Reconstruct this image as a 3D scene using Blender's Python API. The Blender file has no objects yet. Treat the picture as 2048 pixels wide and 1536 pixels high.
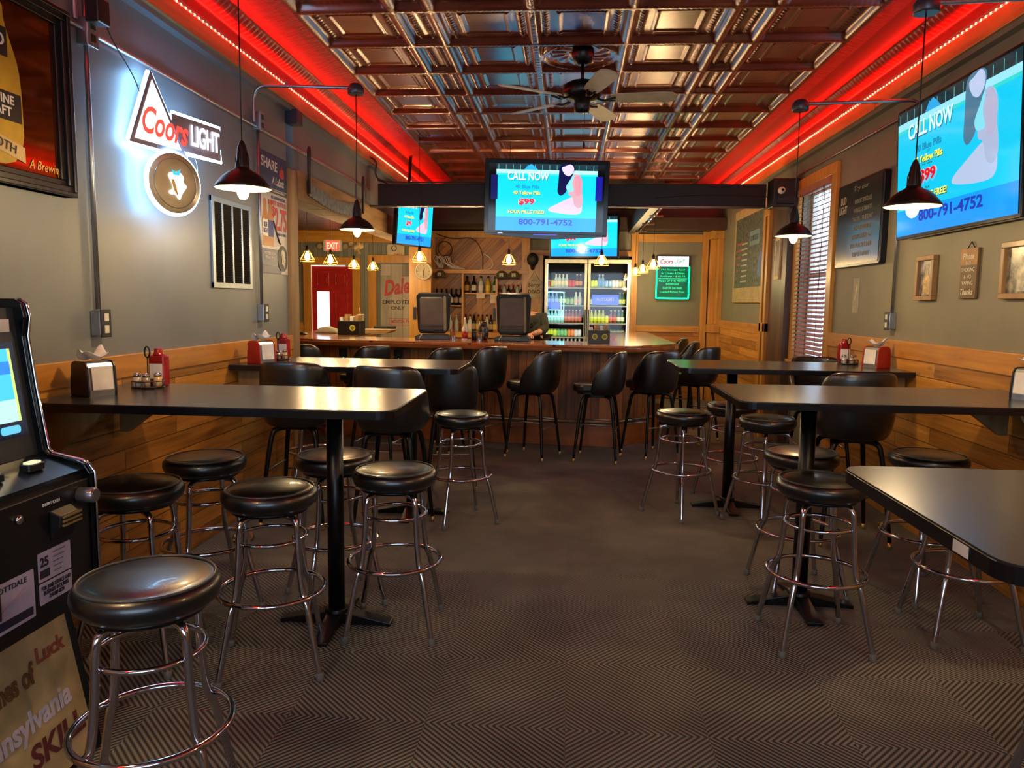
import bpy, math, random
from mathutils import Vector, Matrix
random.seed(7)
PI = math.pi
S = bpy.context.scene
COL = S.collection

# ------------------------------------------------------------------ camera, world, exposure
def setup_camera():
    f, p, y, r = 1493.96, .1093, .0735, .0132
    F = Vector((-math.sin(y)*math.cos(p), math.cos(y)*math.cos(p), -math.sin(p)))
    rt = Vector((math.cos(y), math.sin(y), 0)); up = rt.cross(F)
    R = math.cos(r)*rt + math.sin(r)*up; U = -math.sin(r)*rt + math.cos(r)*up
    cd = bpy.data.cameras.new('camera'); c = bpy.data.objects.new('camera', cd); COL.objects.link(c)
    cd.sensor_fit = 'HORIZONTAL'; cd.sensor_width = 36; cd.lens = f/2048*36; cd.clip_start = .05
    B = -F
    c.matrix_world = Matrix(((R.x, U.x, B.x, 0), (R.y, U.y, B.y, 0), (R.z, U.z, B.z, 1.5), (0, 0, 0, 1)))
    S.camera = c
setup_camera()
S.view_settings.view_transform = 'Standard'; S.view_settings.look = 'None'
S.view_settings.gamma = 1; S.view_settings.use_curve_mapping = False
S.view_settings.exposure = 0.65
W = bpy.data.worlds.new('sky'); S.world = W; W.use_nodes = True
W.node_tree.nodes['Background'].inputs[0].default_value = (.62, .8, 1, 1)
W.node_tree.nodes['Background'].inputs[1].default_value = 3.0
def light(kind, name, loc, power, col, size=.05, size_y=None, rot=(0, 0, 0), parent=None):
    l = bpy.data.lights.new(name, kind); o = bpy.data.objects.new(name, l); COL.objects.link(o)
    l.energy = power; l.color = col; o.location = loc; o.rotation_euler = rot; o.parent = parent
    if kind == 'AREA':
        l.size = size
        if 'cove' in name: l.spread = 1.9
        if size_y: l.shape = 'RECTANGLE'; l.size_y = size_y
    elif kind == 'POINT': l.shadow_soft_size = size
    return o
# daylight through the front windows behind the camera and the side window; LED strips in the coves
light('AREA', 'front_window_daylight', (0, -2.35, 1.3), 10, (.6, .78, 1), 3.6, .7, (PI/2, 0, 0))
light('AREA', 'cove_led_left', (-2.146, 4.9, 3.10), 62, (1, .008, .004), .02, 12.5, (PI, .75, 0))
light('AREA', 'cove_led_right', (2.256, 4.9, 3.10), 56, (1, .008, .004), .02, 12.5, (PI, -.75, 0))
BULB = 21; WARM = (1, .7, .33)

# ------------------------------------------------------------------ materials
def C(h, k=1):
    h = h.lstrip('#'); o = []
    for i in (0, 2, 4):
        v = int(h[i:i+2], 16)/255; o.append((v/12.92 if v <= .04045 else ((v+.055)/1.055)**2.4)*k)
    return (*o, 1)
MC = {}
class NT:
    def __init__(s, m):
        s.t = m.node_tree; s.b = s.t.nodes['Principled BSDF']
    def n(s, ty, **k):
        nd = s.t.nodes.new(ty)
        for a, v in k.items(): setattr(nd, a, v)
        return nd
    def l(s, a, b): s.t.links.new(a, b)
    def set(s, sock, v):
        if isinstance(v, bpy.types.NodeSocket): s.l(v, sock)
        else: sock.default_value = v
    def m(s, op, a, b=None, c=None):
        nd = s.n('ShaderNodeMath', operation=op); s.set(nd.inputs[0], a)
        if b is not None: s.set(nd.inputs[1], b)
        if c is not None: s.set(nd.inputs[2], c)
        return nd.outputs[0]
    def xyz(s):
        tc = s.n('ShaderNodeTexCoord'); sp = s.n('ShaderNodeSeparateXYZ'); s.l(tc.outputs['Object'], sp.inputs[0])
        return tc.outputs['Object'], sp.outputs
    def vec(s, a, b, c=0.):
        nd = s.n('ShaderNodeCombineXYZ')
        for i, v in enumerate((a, b, c)): s.set(nd.inputs[i], v)
        return nd.outputs[0]
    def noise(s, v, scale, detail=3, rough=.5):
        nd = s.n('ShaderNodeTexNoise'); s.l(v, nd.inputs['Vector']); nd.inputs['Scale'].default_value = scale
        nd.inputs['Detail'].default_value = detail; nd.inputs['Roughness'].default_value = rough
        return nd.outputs['Fac']
    def ramp(s, f, stops):
        nd = s.n('ShaderNodeValToRGB'); s.l(f, nd.inputs[0]); e = nd.color_ramp.elements
        while len(e) < len(stops): e.new(.5)
        for i, (p, c) in enumerate(stops): e[i].position = p; e[i].color = c if len(c) == 4 else (*c, 1)
        return nd.outputs[0]
    def mix(s, f, a, b, bl='MIX'):
        nd = s.n('ShaderNodeMixRGB', blend_type=bl); s.set(nd.inputs[0], f); s.set(nd.inputs[1], a); s.set(nd.inputs[2], b)
        return nd.outputs[0]
    def bump(s, h, st=.3, d=.01):
        nd = s.n('ShaderNodeBump'); nd.inputs['Strength'].default_value = st; nd.inputs['Distance'].default_value = d
        s.l(h, nd.inputs['Height']); s.l(nd.outputs[0], s.b.inputs['Normal'])
def new(name):
    m = bpy.data.materials.new(name); m.use_nodes = True; MC[name] = m; return m
def mt(name, col, rough=.5, metal=0, var=.12, scale=12, bump=0, coat=0, spec=.5, emit=0):
    if name in MC: return MC[name]
    m = new(name); t = NT(m); b = t.b
    v, _ = t.xyz(); f = t.noise(v, scale, 3)
    lo = tuple(c*(1-var) for c in col[:3]); hi = tuple(min(1, c*(1+var)) for c in col[:3])
    t.l(t.ramp(f, [(.35, lo), (.65, hi)]), b.inputs['Base Color'])
    b.inputs['Roughness'].default_value = rough; b.inputs['Metallic'].default_value = metal
    b.inputs['Specular IOR Level'].default_value = spec
    b.inputs['Coat Weight'].default_value = coat; b.inputs['Coat Roughness'].default_value = .08
    if bump: t.bump(t.noise(v, scale*6, 4), bump, .004)
    if emit: b.inputs['Emission Color'].default_value = col; b.inputs['Emission Strength'].default_value = emit
    return m
def em(name, col, st=1.):
    if name in MC: return MC[name]
    m = new(name); b = NT(m).b
    b.inputs['Base Color'].default_value = (.01, .01, .01, 1); b.inputs['Roughness'].default_value = .09
    b.inputs['Emission Color'].default_value = col; b.inputs['Emission Strength'].default_value = st
    return m
def glass(name, tint=(1, 1, 1), gl=.12):
    if name in MC: return MC[name]
    m = new(name); t = NT(m); t.t.nodes.remove(t.b); o = t.t.nodes['Material Output']
    tr = t.n('ShaderNodeBsdfTransparent'); tr.inputs[0].default_value = (*tint, 1)
    g = t.n('ShaderNodeBsdfGlossy'); g.inputs[1].default_value = .03
    lw = t.n('ShaderNodeLayerWeight'); lw.inputs[0].default_value = .25
    mx = t.n('ShaderNodeMixShader'); t.l(t.m('ADD', t.m('MULTIPLY', lw.outputs[0], .5), gl*.4), mx.inputs[0])
    t.l(tr.outputs[0], mx.inputs[1]); t.l(g.outputs[0], mx.inputs[2]); t.l(mx.outputs[0], o.inputs[0])
    return m
def wood(name, dark, light_, along='y', across='z', plank=None, rough=.4, knots=.5, grain=30, stripe=0, coat=.15, diag=False, bst=.5):
    if name in MC: return MC[name]
    m = new(name); t = NT(m); b = t.b; v, o = t.xyz(); ax = {'x': o[0], 'y': o[1], 'z': o[2]}
    rest = [k for k in 'xyz' if k not in (along, across)][0]
    A, B, D = ax[along], ax[across], ax[rest]
    if diag: A, B = t.m('MULTIPLY', t.m('ADD', A, B), .707), t.m('MULTIPLY', t.m('SUBTRACT', A, B), .707)
    tone = .5; mort = None
    if plank:
        br = t.n('ShaderNodeTexBrick'); t.l(t.vec(A, B), br.inputs['Vector'])
        br.inputs['Scale'].default_value = 1; br.inputs['Color1'].default_value = (0, 0, 0, 1); br.inputs['Color2'].default_value = (1, 1, 1, 1)
        br.inputs['Mortar'].default_value = (.5, .5, .5, 1); br.inputs['Mortar Size'].default_value = .0025
        br.inputs['Brick Width'].default_value = plank[0]; br.inputs['Row Height'].default_value = plank[1]; br.offset = .37; br.offset_frequency = 2
        sp = t.n('ShaderNodeSeparateColor'); t.l(br.outputs['Color'], sp.inputs[0]); tone = sp.outputs[0]; mort = br.outputs['Fac']
    g = t.noise(t.vec(t.m('MULTIPLY', A, 1.6), t.m('ADD', t.m('MULTIPLY', B, grain), t.m('MULTIPLY', tone, 37.)), t.m('ADD', t.m('MULTIPLY', D, grain), t.m('MULTIPLY', tone, 11.))), 1., 4, .6)
    big = t.noise(v, 1.7, 2)
    k = t.m('ADD', t.m('ADD', t.m('MULTIPLY', g, .75), t.m('MULTIPLY', tone, .38)), t.m('MULTIPLY', big, .25))
    col = t.ramp(k, [(.38, dark), (.95, light_)])
    if knots:
        vo = t.n('ShaderNodeTexVoronoi'); t.l(t.vec(t.m('MULTIPLY', A, 3.), t.m('MULTIPLY', B, 9.), D), vo.inputs['Vector']); vo.inputs['Scale'].default_value = 1
        kf = t.ramp(vo.outputs['Distance'], [(.03, (1, 1, 1)), (.16, (0, 0, 0))])
        col = t.mix(t.m('MULTIPLY', kf, knots), col, tuple(c*.3 for c in dark[:3])+(1,))
    if mort is not None: col = t.mix(t.m('MULTIPLY', mort, .85), col, tuple(c*.12 for c in dark[:3])+(1,))
    t.l(col, b.inputs['Base Color']); b.inputs['Roughness'].default_value = rough; b.inputs['Coat Weight'].default_value = coat; b.inputs['Coat Roughness'].default_value = .2
    hh = t.m('MULTIPLY', g, .25)
    if mort is not None: hh = t.m('SUBTRACT', hh, mort)
    t.bump(hh, bst, .004 if bst < .9 else .03)
    return m

black = mt('black_metal', C('#0b0b0d'), .35, .3, spec=.5)
blackpl = mt('black_plastic', C('#101013'), .38)
blackgl = mt('black_gloss', C('#060608'), .15, spec=.35)
leather = mt('black_vinyl', C('#0c0c0f'), .34, 0, .25, 25, .08, spec=.8, coat=.25)
chrome = mt('chrome', C('#c9c6cc'), .1, 1, .05)
steel = mt('galvanised_steel', C('#9aa0a8'), .35, .9, .08)
alu = mt('satin_aluminium', C('#c2b48f'), .3, .8)
white = mt('white_paper', C('#d8d8d6'), .7)
whitepl = mt('white_plastic', C('#cfcfc8'), .4)
redpl = mt('red_plastic', C('#a3211c'), .35)
brass = mt('brass_glide', C('#c8a86a'), .3, .8)
gray = mt('gray_wall_paint', C('#6f757c'), .42, 0, .06, 3, .12)
grayw = mt('gray_warm_paint', C('#7c7868'), .6, 0, .06, 3, .12)
lampm = mt('lamp_bronze_metal', C('#2a2320'), .4, .6)
lampin = mt('lamp_shade_lining', C('#b9a57c'), .45, .2)
rubber = mt('grey_rubber', C('#5c5b58'), .6)
cordm = mt('black_cord', C('#08080a'), .5)
wcord = mt('white_cord', C('#c9c2ae'), .5)
PINE = wood('pine_planks', C('#6a3c12'), C('#dc9c44'), 'y', 'z', (1.35, .105), .42, .45)
CAPW = wood('pine_cap_board', C('#8a5417'), C('#dc9c46'), 'y', 'z', None, .4, .5, 18)
PINEX = wood('pine_trim_x', C('#8c5c16'), C('#dca03e'), 'x', 'z', None, .4, .4, 18)
PINEZ = wood('pine_trim_z', C('#8c5c16'), C('#dca03e'), 'z', 'x', None, .4, .6, 18)
PINEBX = wood('pine_planks_back', C('#70420c'), C('#c88428'), 'x', 'z', (1.2, .1), .4, .3)
BEAD = wood('bar_beadboard', C('#4a2507'), C('#b36c2a'), 'z', 'x', (3., .085), .5, .5, 24, coat=0)
BEADY = wood('bar_beadboard_side', C('#4a2507'), C('#b36c2a'), 'z', 'y', (3., .085), .5, .5, 24, coat=0)
BARTOP = wood('varnished_bar_top', C('#7a3c12'), C('#c87a3a'), 'x', 'y', (1.6, .12), .12, .2, 22, coat=1.)
BARTRIM = wood('bar_rail_wood', C('#5a2c0e'), C('#a8642c'), 'x', 'z', None, .2, .1, 18, coat=.6)
ROUGH = wood('rough_sawn_beam', C('#3a2c1c'), C('#a8865a'), 'y', 'z', None, .9, .5, 9, coat=0, bst=1.)
DARKW = wood('dark_door_wood', C('#2c1b10'), C('#6e4a2c'), 'z', 'y', (3., .14), .4, .2, 20)
POSTW = wood('weathered_post', C('#5c4526'), C('#a8875a'), 'z', 'x', None, .6, .3, 16, coat=0)
DIAG = wood('diagonal_back_panel', C('#6a3d0f'), C('#c0812e'), 'x', 'z', (2., .09), .4, .5, diag=True)
CEILW = wood('dark_ceiling_boards', C('#33241a'), C('#5c4330'), 'x', 'y', (2.4, .16), .5, .1)

def carpet():
    m = new('ribbed_carpet_tiles'); t = NT(m); v, o = t.xyz()
    s = .5; x = t.m('MULTIPLY', t.m('SUBTRACT', o[0], .02), 1/s); y = t.m('MULTIPLY', o[1], 1/s)
    fx, fy = t.m('FLOOR', x), t.m('FLOOR', y); lx, ly = t.m('SUBTRACT', x, fx), t.m('SUBTRACT', y, fy)
    par = t.m('MULTIPLY', t.m('FRACT', t.m('MULTIPLY', t.m('ADD', fx, fy), .5)), 2.)
    sg = t.m('SUBTRACT', t.m('MULTIPLY', t.m('ROUND', par), 2.), 1.)
    d = t.m('ADD', lx, t.m('MULTIPLY', sg, ly))
    w = t.m('SINE', t.m('MULTIPLY', d, 2*PI*20))
    h = t.m('ADD', t.m('MULTIPLY', w, .5), .5)
    worn = t.noise(v, .9, 3, .6)
    dist = t.m('SUBTRACT', 1., t.m('MULTIPLY', t.m('ABSOLUTE', o[0]), .9))
    wf = t.m('MINIMUM', t.m('MAXIMUM', t.m('MULTIPLY', t.m('SUBTRACT', t.m('ADD', o[1], worn), 3.6), .45), 0.), .75)
    hc = t.m('ADD', t.m('MULTIPLY', h, t.m('SUBTRACT', 1., wf)), t.m('MULTIPLY', wf, .55))
    wn = t.n('ShaderNodeTexWhiteNoise'); t.l(t.vec(fx, fy), wn.inputs['Vector'])
    fine = t.noise(v, 260, 2)
    blot = t.noise(v, 2.5, 4, .6)
    k = t.m('ADD', t.m('MULTIPLY', hc, .62), t.m('ADD', t.m('MULTIPLY', fine, .3), t.m('MULTIPLY', wn.outputs[0], .06)))
    col = t.ramp(k, [(.15, C('#1f1f20')), (.85, C('#92918f'))])
    col = t.mix(t.m('MULTIPLY', wf, .7), col, C('#69655a'))
    col = t.mix(.5, col, t.ramp(blot, [(.35, (.45, .45, .45)), (.65, (1, 1, 1))]), 'MULTIPLY')
    t.l(col, t.b.inputs['Base Color']); t.b.inputs['Roughness'].default_value = .85; t.b.inputs['Specular IOR Level'].default_value = .25
    t.bump(t.m('ADD', hc, t.m('MULTIPLY', fine, .3)), .8, .006)
    return m
CARPET = carpet()
def tin():
    m = new('bronze_painted_tin'); t = NT(m); v, o = t.xyz()
    t.l(t.ramp(t.noise(v, 4, 4), [(.3, C('#6a2213')), (.7, C('#8c3a1e'))]), t.b.inputs['Base Color'])
    t.b.inputs['Metallic'].default_value = .6; t.b.inputs['Roughness'].default_value = .36; t.b.inputs['Coat IOR'].default_value = 1.9
    t.b.inputs['Coat Weight'].default_value = 1.; t.b.inputs['Coat Roughness'].default_value = .26
    t.bump(t.noise(v, 45, 3), .12, .006)
    return m
TIN = tin()
def covem():
    m = new('embossed_cove_tin'); t = NT(m); v, o = t.xyz()
    t.b.inputs['Base Color'].default_value = C('#a82820'); t.b.inputs['Metallic'].default_value = .15; t.b.inputs['Roughness'].default_value = .38
    leaf = t.noise(t.vec(t.m('MULTIPLY', o[0], 14.), t.m('MULTIPLY', o[1], 34.), o[2]), 1., 3, .6)
    e = t.m('MULTIPLY', leaf, t.m('MINIMUM', t.m('MAXIMUM', t.m('MULTIPLY', t.m('SUBTRACT', 1.93, t.m('ABSOLUTE', o[0])), 9.), 0.), 1.))
    t.bump(e, 1., .03)
    return m
COVE = covem()
def tabletop():
    m = new('table_laminate'); t = NT(m); v, o = t.xyz()
    t.l(t.ramp(t.noise(v, 420, 2), [(.35, C('#141416')), (.65, C('#2e2d2f'))]), t.b.inputs['Base Color'])
    t.b.inputs['Roughness'].default_value = .24; t.b.inputs['Specular IOR Level'].default_value = 1.
    t.bump(t.noise(v, 300, 2), .06, .002)
    return m
TABLE = tabletop()

# ------------------------------------------------------------------ mesh tools
class MB:
    def __init__(s): s.v = []; s.f = []; s.sm = []
    def add(s, vs, fs, smooth=False, M=None):
        b = len(s.v)
        s.v += [tuple(M @ Vector(p)) if M else tuple(p) for p in vs]
        for f in fs: s.f.append(tuple(i+b for i in f)); s.sm.append(smooth)
        return s
    def box(s, x0, x1, y0, y1, z0, z1, M=None):
        vs = [(x, y, z) for x in (x0, x1) for y in (y0, y1) for z in (z0, z1)]
        return s.add(vs, [(0, 1, 3, 2), (4, 6, 7, 5), (0, 4, 5, 1), (2, 3, 7, 6), (0, 2, 6, 4), (1, 5, 7, 3)], False, M)
    def lathe(s, prof, n=24, c=(0, 0, 0), M=None, smooth=True, cap=True):
        vs = []; fs = []
        for r, z in prof:
            for i in range(n):
                a = 2*PI*i/n; vs.append((c[0]+r*math.cos(a), c[1]+r*math.sin(a), c[2]+z))
        for j in range(len(prof)-1):
            for i in range(n):
                k = (i+1) % n; fs.append((j*n+i, j*n+k, (j+1)*n+k, (j+1)*n+i))
        s.add(vs, fs, smooth, M)
        if cap:
            b = len(s.v)-len(vs); L = (len(prof)-1)*n
            s.f.append(tuple(b+n-1-i for i in range(n))); s.sm.append(False)
            s.f.append(tuple(b+L+i for i in range(n))); s.sm.append(False)
        return s
    def tube(s, pts, r, n=10, closed=False, M=None):
        P = [Vector(p) for p in pts]; N = len(P); rs = r if isinstance(r, (list, tuple)) else [r]*N
        vs = []; fs = []; up = None
        for i in range(N):
            if closed: d = P[(i+1) % N]-P[i-1]
            else: d = P[min(i+1, N-1)]-P[max(i-1, 0)]
            d.normalize()
            if up is None:
                up = Vector((0, 0, 1)) if abs(d.z) < .9 else Vector((1, 0, 0))
            a = d.cross(up); a.normalize(); up = a.cross(d); up.normalize()
            for k in range(n):
                t = 2*PI*k/n; vs.append(tuple(P[i]+rs[i]*(math.cos(t)*a+math.sin(t)*up)))
        for i in range(N if closed else N-1):
            j = (i+1) % N
            for k in range(n):
                l = (k+1) % n; fs.append((i*n+k, i*n+l, j*n+l, j*n+k))
        if not closed: fs += [tuple(range(n-1, -1, -1)), tuple((N-1)*n+k for k in range(n))]
        return s.add(vs, fs, True, M)
    def torus(s, R, r, z=0, n=32, m=8, c=(0, 0), M=None):
        return s.tube([(c[0]+R*math.cos(2*PI*i/n), c[1]+R*math.sin(2*PI*i/n), z) for i in range(n)], r, m, True, M)
    def prism(s, pts, a, b, axis='z', smooth=False, M=None):
        n = len(pts)
        def q(p, t): return {'z': (p[0], p[1], t), 'y': (p[0], t, p[1]), 'x': (t, p[0], p[1])}[axis]
        vs = [q(p, a) for p in pts]+[q(p, b) for p in pts]
        s.add(vs, [(i, (i+1) % n, n+(i+1) % n, n+i) for i in range(n)], smooth, M)
        k = len(s.v)-2*n; s.f += [tuple(k+i for i in reversed(range(n))), tuple(k+n+i for i in range(n))]; s.sm += [False, False]
        return s
    def ring(s, x0, x1, z0, z1, k, y0, y1):
        return s.box(x0, x1, y0, y1, z1-k, z1).box(x0, x1, y0, y1, z0, z0+k).box(x0, x0+k, y0, y1, z0+k, z1-k).box(x1-k, x1, y0, y1, z0+k, z1-k)
    def build(s, name, m, parent=None, bevel=0, sub=0, solid=0, loc=None):
        me = bpy.data.meshes.new(name); me.from_pydata(s.v, [], s.f); me.update()
        me.polygons.foreach_set('use_smooth', s.sm)
        import bmesh
        bm = bmesh.new(); bm.from_mesh(me); bmesh.ops.recalc_face_normals(bm, faces=bm.faces); bm.to_mesh(me); bm.free()
        me.materials.append(m); o = bpy.data.objects.new(name, me); COL.objects.link(o); o.parent = parent
        if loc: o.location = loc
        if solid: d = o.modifiers.new('s', 'SOLIDIFY'); d.thickness = solid; d.offset = 0
        if bevel: d = o.modifiers.new('b', 'BEVEL'); d.width = bevel; d.segments = 2; d.limit_method = 'ANGLE'
        if sub: d = o.modifiers.new('u', 'SUBSURF'); d.levels = sub; d.render_levels = sub
        return o
def rrect(x0, x1, y0, y1, r, n=5, rs=None):
    rs = rs or (r, r, r, r); o = []
    for (cx, cy, a), q in zip(((x1, y1, 0), (x0, y1, 90), (x0, y0, 180), (x1, y0, 270)), rs):
        sx = -1 if cx == x1 else 1; sy = -1 if cy == y1 else 1
        for i in range(n+1):
            t = math.radians(a+90*i/n); o.append((cx+sx*q+q*math.cos(t), cy+sy*q+q*math.sin(t)))
    return o
def arc(p, n=6):  # smooth a polyline corner-wise (Chaikin)
    for _ in range(n):
        q = [p[0]]
        for a, b in zip(p, p[1:]):
            a, b = Vector(a), Vector(b); q += [tuple(a*.75+b*.25), tuple(a*.25+b*.75)]
        q.append(p[-1]); p = q
    return p
def tag(o, label, cat, group=None):
    o['label'] = label; o['category'] = cat
    if group: o['group'] = group
    return o
def thing(name, label, cat, loc=(0, 0, 0), rz=0, group=None, rx=0):
    o = bpy.data.objects.new(name, None); COL.objects.link(o); o.empty_display_size = .05
    o.location = loc; o.rotation_euler = (rx, 0, rz); return tag(o, label, cat, group)
def stuff(o): o['kind'] = 'stuff'; return o
def struct(o): o['kind'] = 'structure'; return o
def dup(root, loc, rz, label, group=None, scale=1):
    r = root.copy(); COL.objects.link(r); r.location = loc; r.rotation_euler = (root.rotation_euler[0], 0, rz); r['label'] = label
    if scale != 1: r.scale = (scale,)*3
    if group: r['group'] = group
    def rec(a, b):
        for ch in list(a.children):
            if ch == b: continue
            c = ch.copy(); COL.objects.link(c); c.parent = b; rec(ch, c)
    rec(root, r); return r
def slab(name, m, parent, x0, x1, z0, z1, y=0, th=.002, r=0):   # flat panel facing -y
    b = MB()
    if r: b.prism(rrect(x0, x1, z0, z1, r), y, y-th, 'y')
    else: b.box(x0, x1, y-th, y, z0, z1)
    return b.build(name, m, parent)
def poly(name, m, parent, pts, y, th=.001):
    if len(pts) > 8:
        for _ in range(2):
            n = len(pts); pts = [p for i in range(n) for p in ((pts[i][0]*.78+pts[(i+1) % n][0]*.22, pts[i][1]*.78+pts[(i+1) % n][1]*.22), (pts[i][0]*.22+pts[(i+1) % n][0]*.78, pts[i][1]*.22+pts[(i+1) % n][1]*.78))]
    return MB().prism(pts, y, y-th, 'y').build(name, m, parent)
def text(s, w, h, m, x, z, y, parent, name='lettering', shear=0, bold=0, rot=0, th=.0006):
    cu = bpy.data.curves.new('t', 'FONT'); cu.body = s; cu.align_x = 'CENTER'; cu.extrude = .001; cu.shear = shear; cu.offset = bold; cu.resolution_u = 3
    cu.space_line = .9
    o = bpy.data.objects.new('t', cu); COL.objects.link(o); bpy.context.view_layer.update()
    me = bpy.data.meshes.new_from_object(o.evaluated_get(bpy.context.evaluated_depsgraph_get()))
    bpy.data.objects.remove(o)
    xs = [v.co.x for v in me.vertices]; ys = [v.co.y for v in me.vertices]
    if not xs: return
    cx, cy = (min(xs)+max(xs))/2, (min(ys)+max(ys))/2; sx = w/(max(xs)-min(xs)); sy = h/(max(ys)-min(ys)) if h else sx
    ca, sa = math.cos(rot), math.sin(rot)
    for v in me.vertices:
        a, b = (v.co.x-cx)*sx, (v.co.y-cy)*sy
        v.co = (x+a*ca-b*sa, y-th*(1+(1 if v.co.z > 0 else -1)), z+a*sa+b*ca)
    me.name = name; me.materials.clear(); me.materials.append(m)
    q = bpy.data.objects.new(name, me); COL.objects.link(q); q.parent = parent; return q

LX, RX, BY, H = -2.23, 2.34, 12.0, 3.28
LW, RWZ = PI/2, -PI/2     # rotations of things on the left / right wall

# ------------------------------------------------------------------ room shell
struct(MB().box(-4.7, 2.5, -2.6, 12.2, -.1, 0).build('floor', CARPET))
w = MB(); w.box(LX-.15, LX, -2.6, 5.86, 0, 3.4); w.box(LX-.15, LX, 6.02, 11.25, 2.5, 3.4); w.box(LX-.15, LX, 11.25, 12, 0, 3.4)
struct(w.build('wall_left', gray))
w = MB(); w.box(RX, RX+.15, -2.6, 6.98, 0, 3.4); w.box(RX, RX+.15, 7.92, 12.1, 0, 3.4); w.box(RX, RX+.15, 6.98, 7.92, 0, .95); w.box(RX, RX+.15, 6.98, 7.92, 2.66, 3.4)
struct(w.build('wall_right', grayw))
w = MB(); w.box(-4.7, 2.5, BY, BY+.15, 0, 3.4); struct(w.build('wall_back', grayw))
w = MB(); w.box(-2.4, 2.5, -2.6, -2.5, 0, .95); w.box(-2.4, 2.5, -2.6, -2.5, 2.55, 3.4); w.box(-2.4, -1.85, -2.6, -2.5, .95, 2.55); w.box(1.85, 2.5, -2.6, -2.5, .95, 2.55)
struct(w.build('wall_front', gray))
struct(MB().box(-4.7, -4.5, 5.8, 12, 0, 3.4).build('wall_side_room', mt('dark_red_paint', C('#7c150d'), .5)))
struct(MB().box(-4.7, -2.38, 5.7, 5.8, 0, 3.4).build('wall_side_room_front', gray))
struct(MB().box(-4.6, -2.38, 5.8, 12, 2.6, 2.7).build('ceiling_side_room', CEILW))
# wainscot and caps
struct(MB().box(LX, LX+.018, -2.5, 5.86, 0, 1.10).build('trim_1', PINE))
struct(MB().box(LX, LX+.03, -2.5, 5.86, 1.10, 1.213).build('trim_2', CAPW, bevel=.003))
struct(MB().box(RX-.018, RX, -2.5, 6.9, 0, 1.15).box(RX-.018, RX, 8.86, 12, 0, 1.15).build('trim_3', PINE))
struct(MB().box(RX-.03, RX, -2.5, 6.9, 1.15, 1.268).box(RX-.03, RX, 8.86, 12, 1.15, 1.268).build('trim_4', CAPW, bevel=.003))
# posts and header of the opening in the left wall
struct(MB().box(LX-.17, LX+.03, 5.86, 6.02, 0, 2.52).build('trim_5', POSTW, bevel=.006))
o = tag(MB().box(LX-.2, LX+.05, 6.02, 11.3, 2.3, 2.53).build('header_beam', ROUGH, bevel=.012), 'rough sawn timber header over the opening in left wall', 'beam')
struct(MB().box(LX-.17, LX+.02, 11.25, 12, 0, 2.6).build('trim_6', PINEZ))
# tin ceiling
def ceiling():
    bx = [-1.71, -1.11, -.87, -.26, .35, .96, 1.20, 1.80]; y0, sp = 5.30, .613; st = .0118
    xs = [bx[0]-.01+st*i for i in range(int(3.53/st)+1)]; ny = int(8.75/st); ys = [2.8+st*i for i in range(ny)]
    def ss(a, b, t): t = min(1, max(0, (t-a)/(b-a))); return t*t*(3-2*t)
    def hh(x, y):
        j = 0
        while j < 6 and x > bx[j+1]: j += 1
        dx = min(abs(x-bx[j]), abs(bx[j+1]-x)); ty = (y-y0)/sp; k = math.floor(ty); ly = (ty-k)*sp; dy = min(ly, sp-ly); wdt = bx[j+1]-bx[j]
        d = min(dx, dy); h = .04*(1-ss(.02, .055, d))
        if d < .016: h += .006*abs(math.cos(PI*(y if dx < dy else x)/.03))
        if j == 3 and k == 0:
            r = math.hypot(x-.045, y-(y0+sp/2))
            if d > .03:
                h = .004+.03*math.exp(-((r-.265)/.016)**2)+.014*math.exp(-((r-.232)/.008)**2)
                if .08 < r < .21: h += .013*abs(math.sin(6*math.atan2(y-y0-sp/2, x-.045)+r*18))*ss(.08, .12, r)
                h += .03*(1-ss(.06, .09, r))
            return h
        if .058 < dx < .1 and dy > .07: h += .019*abs(math.sin(PI*y/.04))*(1-abs(dx-.079)/.021)
        if dx > .11 and .058 < dy < .075: h += .008*abs(math.sin(PI*x/.036))
        if wdt > .4 and dx > .13:
            if abs(dx-.16) < .009 and dy > .12: h += .008
            if abs(dy-.135) < .009 and dx > .15: h += .008
        return h
    V = []; Fc = []; nx = len(xs)
    for y in ys:
        for x in xs: V.append((x, y, H-hh(x, y)))
    for i in range(ny-1):
        for j in range(nx-1): a = i*nx+j; Fc.append((a, a+nx, a+nx+1, a+1))
    me = bpy.data.meshes.new('ceiling'); me.from_pydata(V, [], Fc); me.polygons.foreach_set('use_smooth', [True]*len(Fc)); me.materials.append(TIN)
    o = bpy.data.objects.new('ceiling', me); COL.objects.link(o); struct(o)
    struct(MB().box(-1.72, 1.81, -2.5, 2.8, H, H+.05).box(-2.4, 2.5, -2.6, 12.1, H+.06, H+.14).build('ceiling_deck', TIN))
ceiling()
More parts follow.
